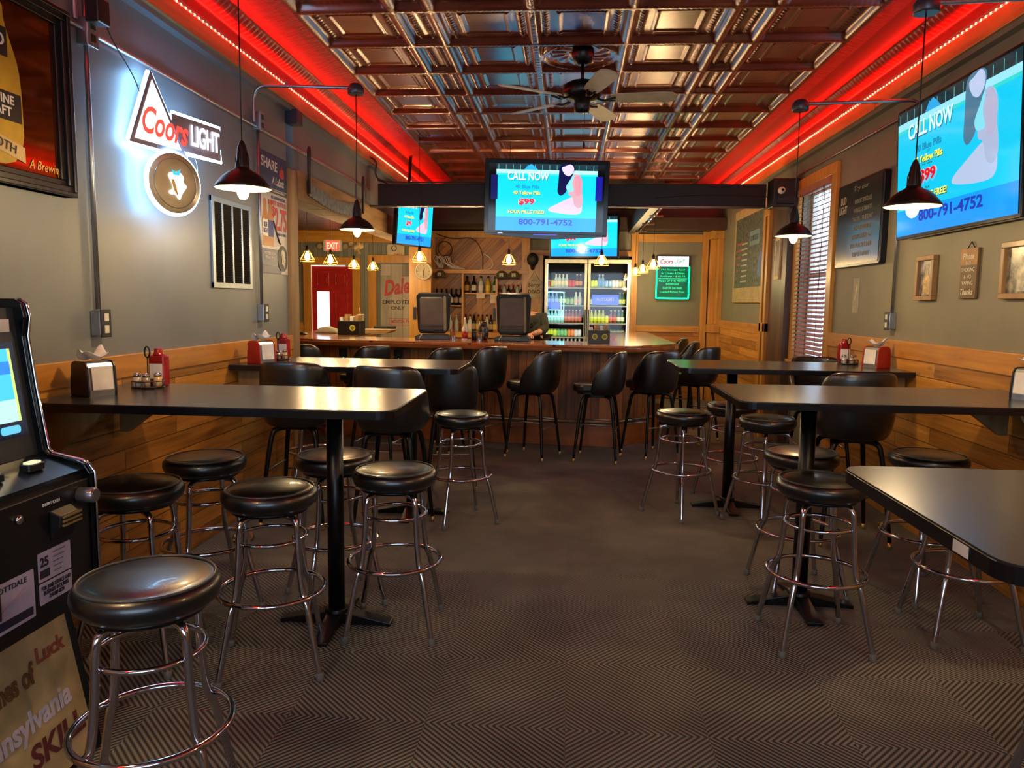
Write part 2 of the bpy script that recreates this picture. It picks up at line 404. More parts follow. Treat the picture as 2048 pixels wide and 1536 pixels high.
def cove(side, wx, ex, name):
    s = side; pr = [(ex, H), (ex+s*.03, H-.006), (ex+s*.06, H-.014), (ex+s*.10, H-.026), (ex+s*.15, H-.042), (ex+s*.2, H-.058), (wx-s*.245, H-.068), (wx-s*.235, H-.066), (wx-s*.222, H-.074),
          (wx-s*.205, H-.084), (wx-s*.19, H-.096), (wx-s*.172, H-.108), (wx-s*.155, H-.116), (wx-s*.145, H-.124), (wx-s*.13, H-.13), (wx-s*.12, H-.126), (wx-s*.10, H-.1), (wx-s*.05, H-.09), (wx, H-.1)]
    st = .0125; n = int(8/st); ys = [-2.5]+[3.9+st*i for i in range(n)]+[12.]
    V = []; Fc = []; m = len(pr)
    for y in ys:
        e = .012*abs(math.sin(PI*y/.055))
        for i, (x, z) in enumerate(pr):
            k = e if 9 <= i <= 11 else (e*.5 if i in (8, 12) else 0)
            V.append((x-s*k*.75, y, z-k*.7))
    for i in range(len(ys)-1):
        for j in range(m-1): a = i*m+j; Fc.append((a, a+1, a+m+1, a+m))
    me = bpy.data.meshes.new(name); me.from_pydata(V, [], Fc); me.polygons.foreach_set('use_smooth', [True]*len(Fc)); me.materials.append(COVE)
    o = bpy.data.objects.new(name, me); COL.objects.link(o); struct(o)
cove(-1, LX, -1.72, 'trim_7'); cove(1, RX, 1.81, 'trim_8')
LEDM = em('red_led', (1, .03, .02, 1), 4)
for nm, wx, s in (('left', LX, -1), ('right', RX, 1)):
    fx = wx-s*.075
    a, b = sorted((wx, fx))
    struct(MB().box(a, b, -2.5, 6.0, 2.985, 3.095).build('trim_%d' % (9 if s < 0 else 11), CAPW if s > 0 else wood('pine_beam_grey', C('#5c4424'), C('#b08d52'), 'y', 'z', None, .6, .3, 14), bevel=.004))
    struct(MB().box(a+.004*(s < 0), b-.004*(s < 0), 6.0, 12, 2.98, 3.09).build('trim_%d' % (10 if s < 0 else 12), ROUGH if s < 0 else CAPW, bevel=.004))
    struct(MB().box(min(wx, wx-s*.055), max(wx, wx-s*.055), -2.5, 12, 2.955, 2.985).build('trim_%d' % (13 if s < 0 else 14), gray if s < 0 else grayw))
    led = thing('led_strip', 'red dotted LED strip along the cove over the %s wall' % nm, 'light strip', (fx+s*.004, 4.75, 3.1))
    mb = MB().box(-.003, .003, -7.2, 7.2, -.003, .003); mb.build('strip', LEDM, led)
    mb = MB()
    for i in range(280): mb.box(-.005, .005, -7.2+i*.05, -7.2+i*.05+.014, -.005, .007)
    stuff(mb.build('diode', em('red_led_hot', (1, .12, .06, 1), 9), led))
# soffit and red wall panel at the very back
struct(MB().box(-2.2, 2.34, 11.55, 12, 2.62, 2.79).build('trim_15', mt('dark_brown_soffit', C('#3a2c20'), .6)))
struct(MB().box(-2.2, 2.34, 11.9, 12, 2.79, 3.3).build('trim_16', mt('dark_red_wall', C('#5e0f10'), .45)))
struct(MB().box(-2.1, 1.35, 11.2, 11.9, 2.95, 3.28).build('trim_17', mt('dark_brown_soffit', C('#3a2c20'), .6)))

# ------------------------------------------------------------------ back wall joinery
struct(MB().box(.96, 1.07, 11.93, 12, 0, 2.62).build('trim_18', PINEZ, bevel=.004))
struct(MB().box(1.07, 2.06, 11.94, 12, 2.46, 2.58).box(1.07, 2.06, 11.94, 12, 1.06, 1.16).box(.5, .96, 11.94, 12, 2.2, 2.32).box(-.7, -.3, 11.94, 12, 2.2, 2.32).build('trim_19', PINEX, bevel=.004))
struct(MB().box(1.07, 2.06, 11.96, 12, 0, 1.06).build('trim_20', PINEBX))
c = MB(); c.box(2.06, 2.15, 11.92, 12, 0, 2.62); c.box(2.17, 2.26, 11.9, 12, 1.2, 2.5); c.box(2.26, 2.34, 11.72, 12, 1.2, 2.5); c.box(2.15, 2.34, 11.7, 12, 2.5, 2.62); c.box(2.15, 2.34, 11.7, 12, 1.07, 1.2); c.box(2.17, 2.34, 11.74, 12, 0, 1.07)
struct(c.build('trim_21', PINEZ, bevel=.004))
c = MB(); c.box(2.24, 2.34, 8.02, 8.86, 0, 2.62); struct(c.build('trim_22', DARKW, bevel=.004))
c = MB(); c.box(2.2, 2.34, 8.62, 8.7, 0, 2.5); c.box(2.2, 2.34, 8.78, 8.86, 0, 2.5); c.box(2.2, 2.34, 8.62, 8.86, 2.5, 2.58); c.box(2.2, 2.34, 8.62, 8.86, 1.2, 1.3); struct(c.build('trim_23', PINEZ, bevel=.004))
# side room back wall: beadboard, doors
struct(MB().box(-4.5, -2.4, 11.975, 12, 0, 2.6).build('trim_24', wood('grey_beadboard', C('#66665a'), C('#8a8a78'), 'z', 'x', (4., .07), .5, 0, 4, coat=0)))
struct(MB().box(-4.5, -2.38, 11.9, 12, 2.42, 2.6).build('trim_25', PINEX))
struct(MB().box(-4.5, -4.3, 11.93, 12, 0, 1.12).build('trim_26', CAPW))
RED = mt('red_door_paint', C('#a51a12'), .35)
def door_frame(x0, x1, zt, n):
    m = MB(); m.box(x0-.13, x0, 11.92, 12, 0, zt); m.box(x1, x1+.13, 11.92, 12, 0, zt); m.box(x0-.13, x1+.13, 11.9, 12, zt, zt+.12)
    struct(m.build('trim_%d' % n, wood('golden_door_casing', C('#9a6618'), C('#e0a040'), 'z', 'x', None, .35, .2, 14), bevel=.004))
door_frame(-4.16, -3.48, 2.06, 27); door_frame(-3.09, -2.2, 2.1, 28)
d = struct(MB().box(-4.16, -3.48, 11.95, 11.99, 0, 2.03).build('door_1', RED))
for (x0, x1, z0, z1) in ((-4.07, -3.87, 1.72, 1.93), (-3.77, -3.57, 1.72, 1.93), (-3.77, -3.57, .95, 1.62), (-3.77, -3.57, .2, .8), (-4.07, -3.87, .2, .8)):
    pm = MB(); a = .014
    pm.ring(x0, x1, z0, z1, a, 11.938, 11.95); pm.box(x0+.035, x1-.035, 11.942, 11.95, z0+.035, z1-.035)
    pm.build('door_panel', RED, d, bevel=.003)
MB().box(-4.07, -3.87, 11.944, 11.951, .95, 1.63).build('door_glass', em('daylit_glass', C('#e8f4ff'), 2.6), d)
MB().box(-4.175, -4.16, 11.93, 11.96, 0, 2.05).box(-4.175, -3.6, 11.93, 11.96, 2.035, 2.05).build('door_edge_glow', em('daylight_gap', C('#fff3dc'), .9), d)  # glowing strips stand in for daylight along the door's edge
d2 = struct(MB().box(-3.02, -2.25, 11.94, 11.985, 0, 2.08).build('door_2', wood('weathered_grey_door', C('#8a8070'), C('#c8bca4'), 'z', 'x', (3., .19), .6, .15, 10, coat=0)))
REDT = mt('red_sign_paint', C('#b8251a'), .5); BLKT = mt('black_sign_paint', C('#14110f'), .5)
text('Dale', .44, .25, REDT, -2.76, 1.72, 11.94, d2, shear=.35, bold=.035, rot=.14); text("'s", .1, .12, REDT, -2.42, 1.79, 11.94, d2, shear=.35, bold=.02)
text('place', .14, .05, REDT, -2.46, 1.63, 11.94, d2, shear=.3)
text('EMPLOYEES', .5, .062, BLKT, -2.74, 1.475, 11.94, d2, bold=.02); text('ONLY', .22, .06, BLKT, -2.74, 1.38, 11.94, d2, bold=.02)
text('SMITHTON, PA', .31, .06, REDT, -2.71, 1.16, 11.94, d2, bold=.02, rot=.03)
fr = MB()
for (x0, x1, z0, z1) in ((-2.89, -2.53, 1.205, 1.213), (-2.89, -2.53, 1.105, 1.113), (-2.89, -2.882, 1.105, 1.213), (-2.538, -2.53, 1.105, 1.213)): fr.box(x0, x1, 11.937, 11.94, z0, z1)
fr.build('stamp_border', REDT, d2)

# ------------------------------------------------------------------ window with blind (right wall)
wf = MB(); x0, x1 = RX-.035, RX+.16
wf.box(x0, RX+.02, 6.86, 6.98, .95, 2.66); wf.box(x0, RX+.02, 7.92, 8.02, .95, 2.66); wf.box(x0, RX+.02, 6.86, 8.02, 2.66, 2.76); wf.box(x0-.03, RX+.1, 6.84, 8.04, .88, .95)
wn = struct(wf.build('window_1', PINEZ, bevel=.004))
m = MB(); m.box(RX+.1, RX+.14, 6.98, 7.92, .95, 1.0); m.box(RX+.1, RX+.14, 6.98, 7.92, 2.6, 2.66); m.box(RX+.1, RX+.14, 7.02, 7.88, 1.78, 1.83); m.box(RX+.1, RX+.14, 6.98, 7.02, 1.0, 2.6); m.box(RX+.1, RX+.14, 7.88, 7.92, 1.0, 2.6)
m.build('window_frame', whitepl, wn)
MB().box(RX+.118, RX+.122, 7.02, 7.88, 1., 2.6).build('window_glass', glass('window_glass'), wn)
bl = thing('window_blind', 'wooden venetian blind with warm slats hanging in the side window', 'blind', (RX-.02, 7.45, 2.65))
MB().box(-.035, .035, -.45, .45, -.06, 0).build('headrail', mt('blind_wood', C('#a06a58'), .45), bl)
sl = MB()
for i in range(38):
    M = Matrix.Translation((0, 0, -.09-i*.043)) @ Matrix.Rotation(math.radians(-28), 4, 'Y')
    sl.box(-.026, .026, -.45, .45, -.0015, .0015, M)
stuff(sl.build('slat', mt('blind_wood', C('#a06a58'), .45), bl))
m = MB()
for yy in (-.3, 0, .3): m.tube([(-.028, yy, -.05), (-.028, yy, -1.7)], .0018, 5); m.tube([(.028, yy, -.05), (.028, yy, -1.7)], .0018, 5)
m.tube([(-.04, -.38, -.05), (-.045, -.38, -1.0)], .003, 6); m.build('ladder_cord', mt('brown_cord', C('#4c3428'), .6), bl)
MB().box(-.028, .028, -.45, .45, -1.735, -1.71).build('bottom_rail', mt('blind_wood', C('#a06a58'), .45), bl)
# front window behind the camera
wn = MB(); wn.box(-1.85, 1.85, -2.56, -2.5, .95, 1.0); wn.box(-1.85, 1.85, -2.56, -2.5, 2.5, 2.55)
for x in (-1.85, -.65, .6, 1.8): wn.box(x, x+.05, -2.56, -2.5, .95, 2.55)
struct(wn.build('window_2', black))

# ------------------------------------------------------------------ stools
def make_stool():
    t = thing('bar_stool', '', 'stool')
    MB().lathe([(.02, .665), (.165, .668), (.183, .685), (.19, .705), (.188, .725), (.176, .738), (.17, .740), (.165, .738), (.15, .745), (.1, .752), (.04, .755), (.001, .7555)], 48).build('seat_cushion', leather, t)
    MB().torus(.173, .0042, .741, 48, 6).build('seat_piping', mt('grey_piping', C('#3c3a38'), .3), t)
    MB().lathe([(.07, .64), (.075, .648), (.15, .652), (.152, .666)], 32).build('swivel_plate', black, t)
    for k in range(4):
        a = PI/4+k*PI/2
        prof = arc([(.03, .64), (.1, .64), (.145, .632), (.155, .59), (.158, .5), (.178, .325), (.2, .3), (.248, .1), (.262, .05), (.27, .012)], 2)
        MB().tube([(r*math.cos(a), r*math.sin(a), z) for r, z in [(p[0], p[1]) for p in [tuple(Vector((q[0], q[1], 0)))[:2] if len(q) == 2 else q for q in prof]]], .0125, 10).build('leg', chrome, t)
        MB().lathe([(.0155, 0), (.0165, .002), (.016, .028), (.013, .03)], 12, (.27*math.cos(a), .27*math.sin(a), 0)).build('rubber_foot', rubber, t)
    MB().torus(.143, .0085, .54, 40, 8).build('upper_ring', chrome, t)
    MB().torus(.208, .0105, .32, 48, 8).build('foot_ring', chrome, t)
    return t
def arc2(p, n):
    for _ in range(n):
        q = [p[0]]
        for a, b in zip(p, p[1:]): q += [(a[0]*.75+b[0]*.25, a[1]*.75+b[1]*.25), (a[0]*.25+b[0]*.75, a[1]*.25+b[1]*.75)]
        q.append(p[-1]); p = q
    return p
arc = lambda p, n=2: arc2(p, n) if len(p[0]) == 2 else arc3(p, n)
def arc3(p, n):
    for _ in range(n):
        q = [p[0]]
        for a, b in zip(p, p[1:]): q += [tuple(a[i]*.75+b[i]*.25 for i in range(3)), tuple(a[i]*.25+b[i]*.75 for i in range(3))]
        q.append(p[-1]); p = q
    return p
stool0 = make_stool()
SG = 'backless chrome stools with round black seats'
stools = [
 (-1.13, 1.89, .35, 'large round black stool in the left foreground beside the arcade machine'),
 (-1.76, 2.88, .1, 'black chrome stool half hidden right behind the arcade machine, by the wall'),
 (-1.73, 3.42, .75, 'black stool by left plank wall, under the wall end of the near left table'),
 (-1.19, 2.88, .3, 'black stool in front of the near left table, left of its pole'),
 (-1.14, 3.56, .6, 'black stool directly behind the pole of the near left table'),
 (-.77, 3.28, .06, 'black stool at the aisle end of the near left table, right of its pole'),
 (-.71, 5.0, .5, 'black stool standing alone at the aisle end of the far left table'),
 (-1.95, 5.65, .4, 'stool behind the far left table near the wall post, mostly hidden'),
 (.83, 5.35, .7, 'black stool with green sheen at the aisle end of the far right table'),
 (1.37, 5.15, .5, 'black stool just right of the pole of the far right table'),
 (1.28, 5.85, .45, 'black stool behind the far right table, hidden by its pole'),
 (1.24, 3.97, .1, 'black stool behind the pole of the middle right table'),
 (1.13, 3.33, .03, 'black stool in front of the middle right table pole, nearest the aisle'),
 (1.89, 3.98, .3, 'black stool by the right wall beyond the corner of the nearest table'),
 (1.84, 3.48, -.02, 'chrome stool whose seat hides under the nearest right table top'),
 (1.50, 2.0, .2, 'chrome stool cut off in the bottom right corner of the photo')]
for i, (x, y, a, lb) in enumerate(stools):
    if i == 0: stool0.location = (x, y, 0); stool0.rotation_euler[2] = a; stool0['label'] = lb; stool0['group'] = SG
    else: dup(stool0, (x, y, 0), a, lb, SG)

# ------------------------------------------------------------------ bucket bar chairs
def make_chair():
    t = thing('bar_chair', '', 'chair')
    V = []; Fc = []; nu, nv = 16, 8
    for j in range(nv+1):
        v = j/nv; th = math.radians(105-32*v**2)
        for i in range(nu+1):
            u = 2*i/nu-1; a = u*th
            sx = math.copysign(abs(math.sin(a))**.75, math.sin(a)); cy = math.copysign(abs(math.cos(a))**.75, math.cos(a))
            z = .64+v*.41-.05*abs(u)**5*v
            rr = .2+.012*math.sin(PI*v)
            if v < .15: rr -= .03*(1-v/.15)
            V.append((sx*rr, -cy*rr-.01-.03*v, z))
    for j in range(nv):
        for i in range(nu): q = j*(nu+1)+i; Fc.append((q, q+1, q+nu+2, q+nu+1))
    MB().add(V, Fc, True).build('backrest', leather, t, solid=.035, sub=1)
    MB().prism(rrect(-.2, .2, -.17, .24, .12, 6), .665, .745).build('seat', leather, t, bevel=.025)
    MB().prism(rrect(-.17, .17, -.15, .2, .1, 6), .645, .665).box(-.09, .09, -.09, .09, .61, .645).build('seat_pan', black, t)
    for sx in (-1, 1):
        for sy in (-1, 1):
            pts = arc([(.05*sx, .05*sy, .625), (.12*sx, .12*sy, .622), (.145*sx, .145*sy, .57), (.2*sx, .2*sy, .035)], 2)
            n = len(pts); MB().tube(pts, [.022-.01*i/(n-1) for i in range(n)], 8).build('leg', black, t)
            MB().lathe([(.013, 0), (.013, .012), (.0105, .04)], 10, (.2*sx, .2*sy, 0)).build('glide', brass, t)
    r = MB()
    for z, k in ((.30, .174), (.36, .168)):
        if z == .3: r.tube([(-k, -k, z), (k, -k, z)], .006, 6); r.tube([(-k, k, z), (k, k, z)], .006, 6)
        else: r.tube([(-k, -k, z), (-k, k, z)], .006, 6); r.tube([(k, -k, z), (k, k, z)], .006, 6)
    r.build('foot_rail', steel, t)
    MB().lathe([(.001, .012), (.008, .009), (.01, 0)], 10, M=Matrix.Translation((0, -.212, .69)) @ Matrix.Rotation(PI/2, 4, 'X')).build('rivet', chrome, t)
    return t
chair0 = make_chair()
CG = 'black vinyl bucket bar chairs'; D = math.radians
chairs = [
 (-1.78, 4.86, 0, 1.05, 'black bucket chair with its back to us at far left table, nearest the wall'),
 (-1.12, 4.74, -.06, 1.05, 'black bucket chair with its back to us at far left table, nearer the aisle'),
 (-.93, 5.95, D(10), .96, 'black bucket chair on the far side of the far left table, aisle end'),
 (-1.55, 6.0, D(175), .96, 'black bucket chair facing us beyond the far left table, its seat showing under the tabletop'),
 (1.82, 4.9, 0, 1.05, 'black bucket chair turned away between the two further right tables'),
 (2.06, 6.2, D(180), 1.03, 'black bucket chair facing us behind the far right table, below the blind'),
 (-2.72, 7.55, 0, 1, 'bar chair at the left end of the bar, right behind the wall post'),
 (-2.08, 7.55, D(55), 1, 'bar chair at the counter, left of the first counter outlet'),
 (-1.32, 7.45, D(58), 1, 'bar chair at the counter in front of the left register screen'),
 (-.86, 7.25, D(62), 1.03, 'bar chair at the counter with seat turned left, right of the far left table end'),
 (-.32, 7.22, D(66), 1, 'bar chair at the middle of the counter, left of the second counter outlet'),
 (.31, 7.15, D(80), 1, 'bar chair turned sideways at the right part of the straight counter'),
 (.84, 7.45, D(32), 1, 'bar chair at the angled corner of the bar with its seat catching light'),
 (1.4, 8.3, D(50), 1, 'bar chair on the right side of the bar, just behind the corner chair'),
 (1.36, 9.3, D(85), 1, 'bar chair on the right side of the bar, farthest but one toward the green sign'),
 (1.36, 10.2, D(85), 1, 'farthest bar chair on the right side of the bar, under the green sign')]
for i, (x, y, a, sc, lb) in enumerate(chairs):
    if i == 0: chair0.location = (x, y, 0); chair0.scale = (sc,)*3; chair0['label'] = lb; chair0['group'] = CG
    else:
        o = dup(chair0, (x, y, 0), a, lb, CG); o.scale = (sc,)*3

# ------------------------------------------------------------------ tables
def table(label, x0, x1, y0, y1, px, py, wall):
    t = thing('bar_table', label, 'table', (px, py, 0), 0, 'black wall-mounted bar tables')
    a, b, c, d_ = x0-px, x1-px, y0-py, y1-py; r = .065
    rs = (r, 0.001, 0.001, r) if wall == 'L' else (0.001, r, r, 0.001)
    pts = rrect(a, b, c, d_, r, 6, rs)
    MB().prism(pts, 1.064, 1.068).build('laminate_top', TABLE, t)
    MB().prism(rrect(a-.002*(wall == 'R'), b+.002*(wall == 'L'), c-.002, d_+.002, r, 6, rs), 1.032, 1.064).build('edge_band', mt('black_edge_band', C('#0d0d12'), .22), t, bevel=.004)
    MB().lathe([(.038, .04), (.038, 1.03)], 24).build('pole', black, t)
    MB().box(-.16, .16, -.03, .03, 1.015, 1.032).box(-.03, .03, -.16, .16, 1.015, 1.032).build('top_spider', black, t)
    f = MB()
    for k in range(2):
        M = Matrix.Rotation(PI/2*k, 4, 'Z')
        f.prism([(-.26, 0), (-.26, .018), (-.2, .03), (-.05, .06), (.05, .06), (.2, .03), (.26, .018), (.26, 0), (.22, .006), (-.22, .006)], -.035, .035, 'y', False, M)
    f.lathe([(.06, .03), (.055, .075), (.04, .08)], 20); f.build('cross_foot', black, t, bevel=.004)
    wx = a if wall == 'L' else b; s = 1 if wall == 'L' else -1; wx += s*.02
    for yy in (c+.12, d_-.12):
        MB().prism([(wx, 1.03), (wx+s*.26, 1.03), (wx+s*.24, .99), (wx+s*.04, .84), (wx, .84)], yy-.02, yy+.02, 'y').build('wall_bracket', POSTW, t)
    return t
table('near left black wall table with a napkin holder at the wall', LX+.02, -.68, 2.85, 3.62, -1.05, 3.29, 'L')
table('far left black wall table reflecting yellow light, in front of the bar', LX+.02, -.70, 4.72, 5.47, -1.08, 5.12, 'L')
table('far right black wall table with a green reflection on its tip', .78, RX-.02, 5.15, 5.94, 1.21, 5.56, 'R')
table('middle right black wall table with a black napkin holder at the wall', .79, RX-.02, 3.4, 4.17, 1.19, 3.73, 'R')
tn = table('nearest right table whose rounded corner juts into the photo', .75, RX-.02, 1.27, 2.07, 1.75, 1.68, 'R')
slab('edge_sticker', white, tn, 0, .001, 0, .001) if False else MB().box(.747-1.75, .748-1.75, 1.40-1.68, 1.455-1.68, 1.037, 1.06).build('edge_sticker', white, tn)

# ------------------------------------------------------------------ bar
bf = [(-2.55, 8.05), (-1.3, 7.97), (.5, 7.78), (.98, 8.3), (.98, 11.3), (.7, 11.3), (.7, 8.5), (.35, 8.1), (-1.3, 8.3), (-2.3, 8.4), (-2.9, 8.75), (-2.9, 10.7), (-3.2, 10.7), (-3.2, 8.55)]
bar = thing('bar_counter', 'long wooden bar with beadboard front and varnished top at the back', 'bar', (0, 8, 0))
sh = lambda p: [(a, b-8) for a, b in p]
MB().prism(sh(bf), .0, 1.03).build('bar_front', BEAD, bar)
tp = [(-2.6, 7.82), (-1.9, 7.74), (-1.3, 7.68), (.3, 7.46), (.55, 7.5), (.72, 7.6), (1.12, 8.05), (1.18, 8.2), (1.18, 11.33), (.5, 11.33), (.5, 8.65), (.25, 8.3), (-1.3, 8.45), (-2.2, 8.5), (-2.65, 8.85), (-2.65, 10.8), (-3.45, 10.8), (-3.45, 8.6), (-3.3, 8.25), (-3.0, 7.98)]
MB().prism(sh(tp), 1.055, 1.078).build('bar_top', BARTOP, bar, bevel=.006)
tp2 = [(x+(.015 if x > 0 else 0), y-(.02 if y < 8.3 else 0)) for x, y in tp]
MB().prism(sh(tp2), 1.01, 1.058).build('bar_rail', BARTRIM, bar, bevel=.012)
kick = [(-2.55, 8.03), (-1.3, 7.94), (.51, 7.745), (1.01, 8.29), (1.01, 11.3), (.98, 11.3), (.98, 8.31), (.49, 7.79), (-1.3, 7.98), (-2.55, 8.07)]
MB().prism(sh(kick), 0, .25).build('kick_board', wood('bar_kick_wood', C('#6a3411'), C('#a6602a'), 'x', 'z', None, .35, .3, 12), bar, bevel=.004)
MB().tube([(-2.5, -.02, .27), (-1.3, -.1, .27), (.48, -.3, .27), (.96, .22, .27), (.99, 3.2, .27)], .02, 8).build('foot_bar', mt('dull_foot_bar', C('#8a7458'), .35, .6), bar)
for i, (x, y) in enumerate(((-2.45, 8.02), (-1.83, 7.985), (-.19, 7.835), (1.0, 8.32))):
    o = thing('outlet_box', ('black outlet on the bar front at its left end', 'black outlet with a green light on the bar front, left of centre', 'black outlet with a green light on the bar front, right of centre', 'black outlet on the bar front near the right corner')[i], 'outlet', (x, y, .9), D(-5) if i < 3 else D(20), 'bar front outlets')
    slab('cover_plate', blackpl, o, -.045, .045, -.07, .07, 0, .012, .008)
    slab('socket', mt('dark_socket', C('#2c2420'), .4), o, -.018, .018, -.035, .035, -.012, .002)
    MB().lathe([(.007, 0), (.004, .004)], 8, M=Matrix.Translation((.006, -.014, -.03)) @ Matrix.Rotation(PI/2, 4, 'X')).build('indicator_light', em('green_pilot', C('#7dffc0'), 5 if i in (1, 2) else .6), o)

# ------------------------------------------------------------------ TVs
def tv(label, w, h, loc, rz, bez=.03, pillar=0., tilt=0., br=1., rot_y=0, thick=.05, name='television', glare_wash=0.):
    t = thing(name, label, 'television', loc, rz, None, tilt); t.rotation_euler[1] = rot_y
    MB().prism(rrect(-w/2, w/2, -h/2, h/2, .012), 0, thick, 'y').build('housing', blackgl, t, bevel=.004)
    b = MB(); b.prism(rrect(-w/2+.08, w/2-.08, -h/2+.06, h/2-.06, .03), thick, thick+.04, 'y'); b.build('back_cover', blackpl, t)
    sw, sh_ = w/2-bez, h/2-bez
    scr = slab('screen', mt('dark_panel', C('#020208'), .08), t, -sw, sw, -sh_, sh_, 0, .002)
    pw = sw-pillar; k = str(br)
    X_ = lambda u: -pw+u*2*pw; Z_ = lambda v: sh_-v*2*sh_
    def E_(n, c, s=1.):
        a = C(c); q = glare_wash if n in ('legs', 'body', 'arm', 'face', 'suit', 'hair', 'foam') else 0; p = C('#7cc8ee')  # haze of reflections on the screen is mixed into these picture colours
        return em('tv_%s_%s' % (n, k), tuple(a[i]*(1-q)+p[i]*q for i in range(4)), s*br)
    y = -.0025
    def rect(n, m, u0, u1, v0, v1, yy): return slab(n, m, scr, X_(u0), X_(u1), Z_(v1), Z_(v0), yy, .0005)
    rect('picture_pool', E_('pool', '#06c4ec'), 0, 1, .09, .8, y); rect('picture_sky', E_('dark', '#0a2c34'), 0, 1, 0, .1, y)
    rect('picture_band', E_('band', '#0a96f5'), 0, 1, .795, 1, y-.0002); rect('picture_foam', E_('foam', '#a8f4f4'), 0, 1, .09, .145, y-.0006); rect('picture_foam', E_('foam2', '#2fd0c8'), 0, 1, .145, .17, y-.0006)
    f = lambda pts: [(X_((a-270)/1420), Z_((b-200)/970)) for a, b in pts]
    for i in range(14):
        u = .02+i*.072
        if .6 < u < .78: continue
        rect('picture_fence', E_('fence', '#6cc8c8', .7), u, u+.004, .015, .09, y-.0008)
    poly('picture_tree', E_('tree', '#1fa2e0'), scr, f([(660, 285), (700, 235), (760, 205), (820, 250), (860, 290)]), y-.001)
    poly('picture_hair', E_('hair', '#0a0f50', .6), scr, f([(1150, 240), (1190, 195), (1330, 190), (1375, 240), (1350, 330), (1320, 400), (1280, 500), (1260, 600), (1180, 660), (1130, 600), (1145, 450)]), y-.001)
    poly('picture_legs', E_('legs', '#d5b8cc'), scr, f([(1350, 655), (1180, 745), (1020, 830), (1010, 870), (1080, 890), (1250, 915), (1440, 920), (1490, 870), (1490, 760), (1390, 680)]), y-.0015)
    poly('picture_body', E_('body', '#c79aa8'), scr, f([(1340, 350), (1400, 330), (1460, 370), (1485, 470), (1470, 560), (1490, 640), (1500, 760), (1460, 830), (1380, 800), (1350, 655), (1290, 640), (1290, 560), (1320, 450), (1330, 400)]), y-.002)
    poly('picture_swimsuit', E_('suit', '#7fe8e4'), scr, f([(1345, 350), (1310, 420), (1250, 510), (1270, 580), (1350, 590), (1365, 560), (1340, 500), (1335, 450), (1365, 360)]), y-.003)
    poly('picture_arm', E_('arm', '#d08a98'), scr, f([(1370, 370), (1440, 350), (1480, 430), (1480, 600), (1440, 650), (1390, 640), (1375, 500)]), y-.004)
    poly('picture_face', E_('face', '#dcc0d8'), scr, f([(1185, 240), (1240, 225), (1300, 195), (1340, 215), (1360, 260), (1350, 320), (1290, 375), (1230, 345), (1215, 320), (1195, 290)]), y-.003)
    T = lambda s, u, v, du, dv, m, bold=.01, sh2=0, yy=-.005: text(s, du*2*pw, dv*2*sh_, m, X_(u), Z_(v), yy, scr, bold=bold, shear=sh2, th=.0004)
    T('CALL NOW', .322, .195, .41, .12, E_('shadow', '#1a7a9a', .8), .03, 0, -.004); T('CALL NOW', .317, .185, .41, .12, E_('white', '#c8f8f4', 1.2), .02)
    T('40 Blue Pills', .31, .34, .24, .055, E_('teal', '#1285b0'), .03)
    T('or', .315, .385, .03, .018, E_('teal', '#1285b0'))
    T('40 Yellow Pills', .308, .437, .27, .055, E_('dk', '#2a6040', .7), .04, 0, -.004); T('40 Yellow Pills', .305, .43, .27, .055, E_('yel', '#e8f060', 1.1), .02)
    T('for only', .305, .48, .1, .02, E_('dk', '#2a6040', .7), .02)
    T('$99', .308, .572, .17, .12, E_('pink', '#f8b8b8', 1.), .09, 0, -.004); T('$99', .305, .567, .155, .105, E_('red', '#d01828', 1.1), .04)
    T('PLUS', .31, .66, .04, .018, E_('dk', '#2a6040', .7), .02)
    T('FOUR PILLS FREE!', .307, .722, .36, .052, E_('dk', '#2a6040', .7), .05, 0, -.004); T('FOUR PILLS FREE!', .304, .716, .36, .05, E_('yel', '#e8f060', 1.1), .02)
    T('800-791-4752', .5, .865, .54, .09, E_('num', '#1c3ab4', .9), .03)
    return t, scr
ctv, cs = tv('television hanging at the centre of the black beam', 1.27, .76, (-.25, 7.82, 2.565), D(1.5), .045, .075, .06, 1., D(1.0))
MB().prism([(-.63, -.36), (.63, -.36), (.6, -.38), (.1, -.415), (-.1, -.415), (-.6, -.38)], -.004, .03, 'y').build('lower_bezel', blackgl, ctv, bevel=.003)
MB().tube([(-.12, -.006, -.372), (.12, -.006, -.37)], .005, 6).build('chin_light', em('chin_glow', C('#5a58e8'), 1.), ctv)
MB().box(-.07, .07, .08, .3, -.1, .1).box(-.2, .2, .06, .09, -.15, .15).build('wall_mount', black, ctv)
slab('brand_mark', em('mark_white', C('#c8d0ff'), .9), ctv, -.49, -.44, -.366, -.36, -.005, .001)
for sx, cc in ((-1, '#10186a'), (1, '#1416b8')):
    slab('screen_side_block', em('side_block%d' % sx, C(cc), .55), cs, sx*.535-.035, sx*.535+.035, -.02, .22, -.0025, .0006)  # dim blue emissive block on each side bar of the screen
rtv, _ = tv('huge television on the right wall tilted toward the room', 1.43, .85, (2.21, 4.67, 2.375), RWZ, .022, 0., 0.05, .74, glare_wash=.5)
MB().box(-.25, .25, .08, .125, -.2, .2).build('wall_mount', black, rtv)
ltv, _ = tv('small television turned sideways under the left end of the beam', .72, .6, (-1.86, 9.05, 2.45), D(65), .02, 0., .08, .95)
MB().tube([(0, .1, 0), (0, .13, .1), (0, .13, .83)], .02, 8).build('ceiling_mount', black, ltv)
btv, _ = tv('television over the beer cooler, half hidden behind the central one', 1.02, .62, (.2, 10.95, 2.45), D(-10), .03, 0., .1, 1.05)
MB().tube([(0, .1, .1), (0, .13, .3), (0, .13, .83)], .025, 8).build('ceiling_mount', black, btv)

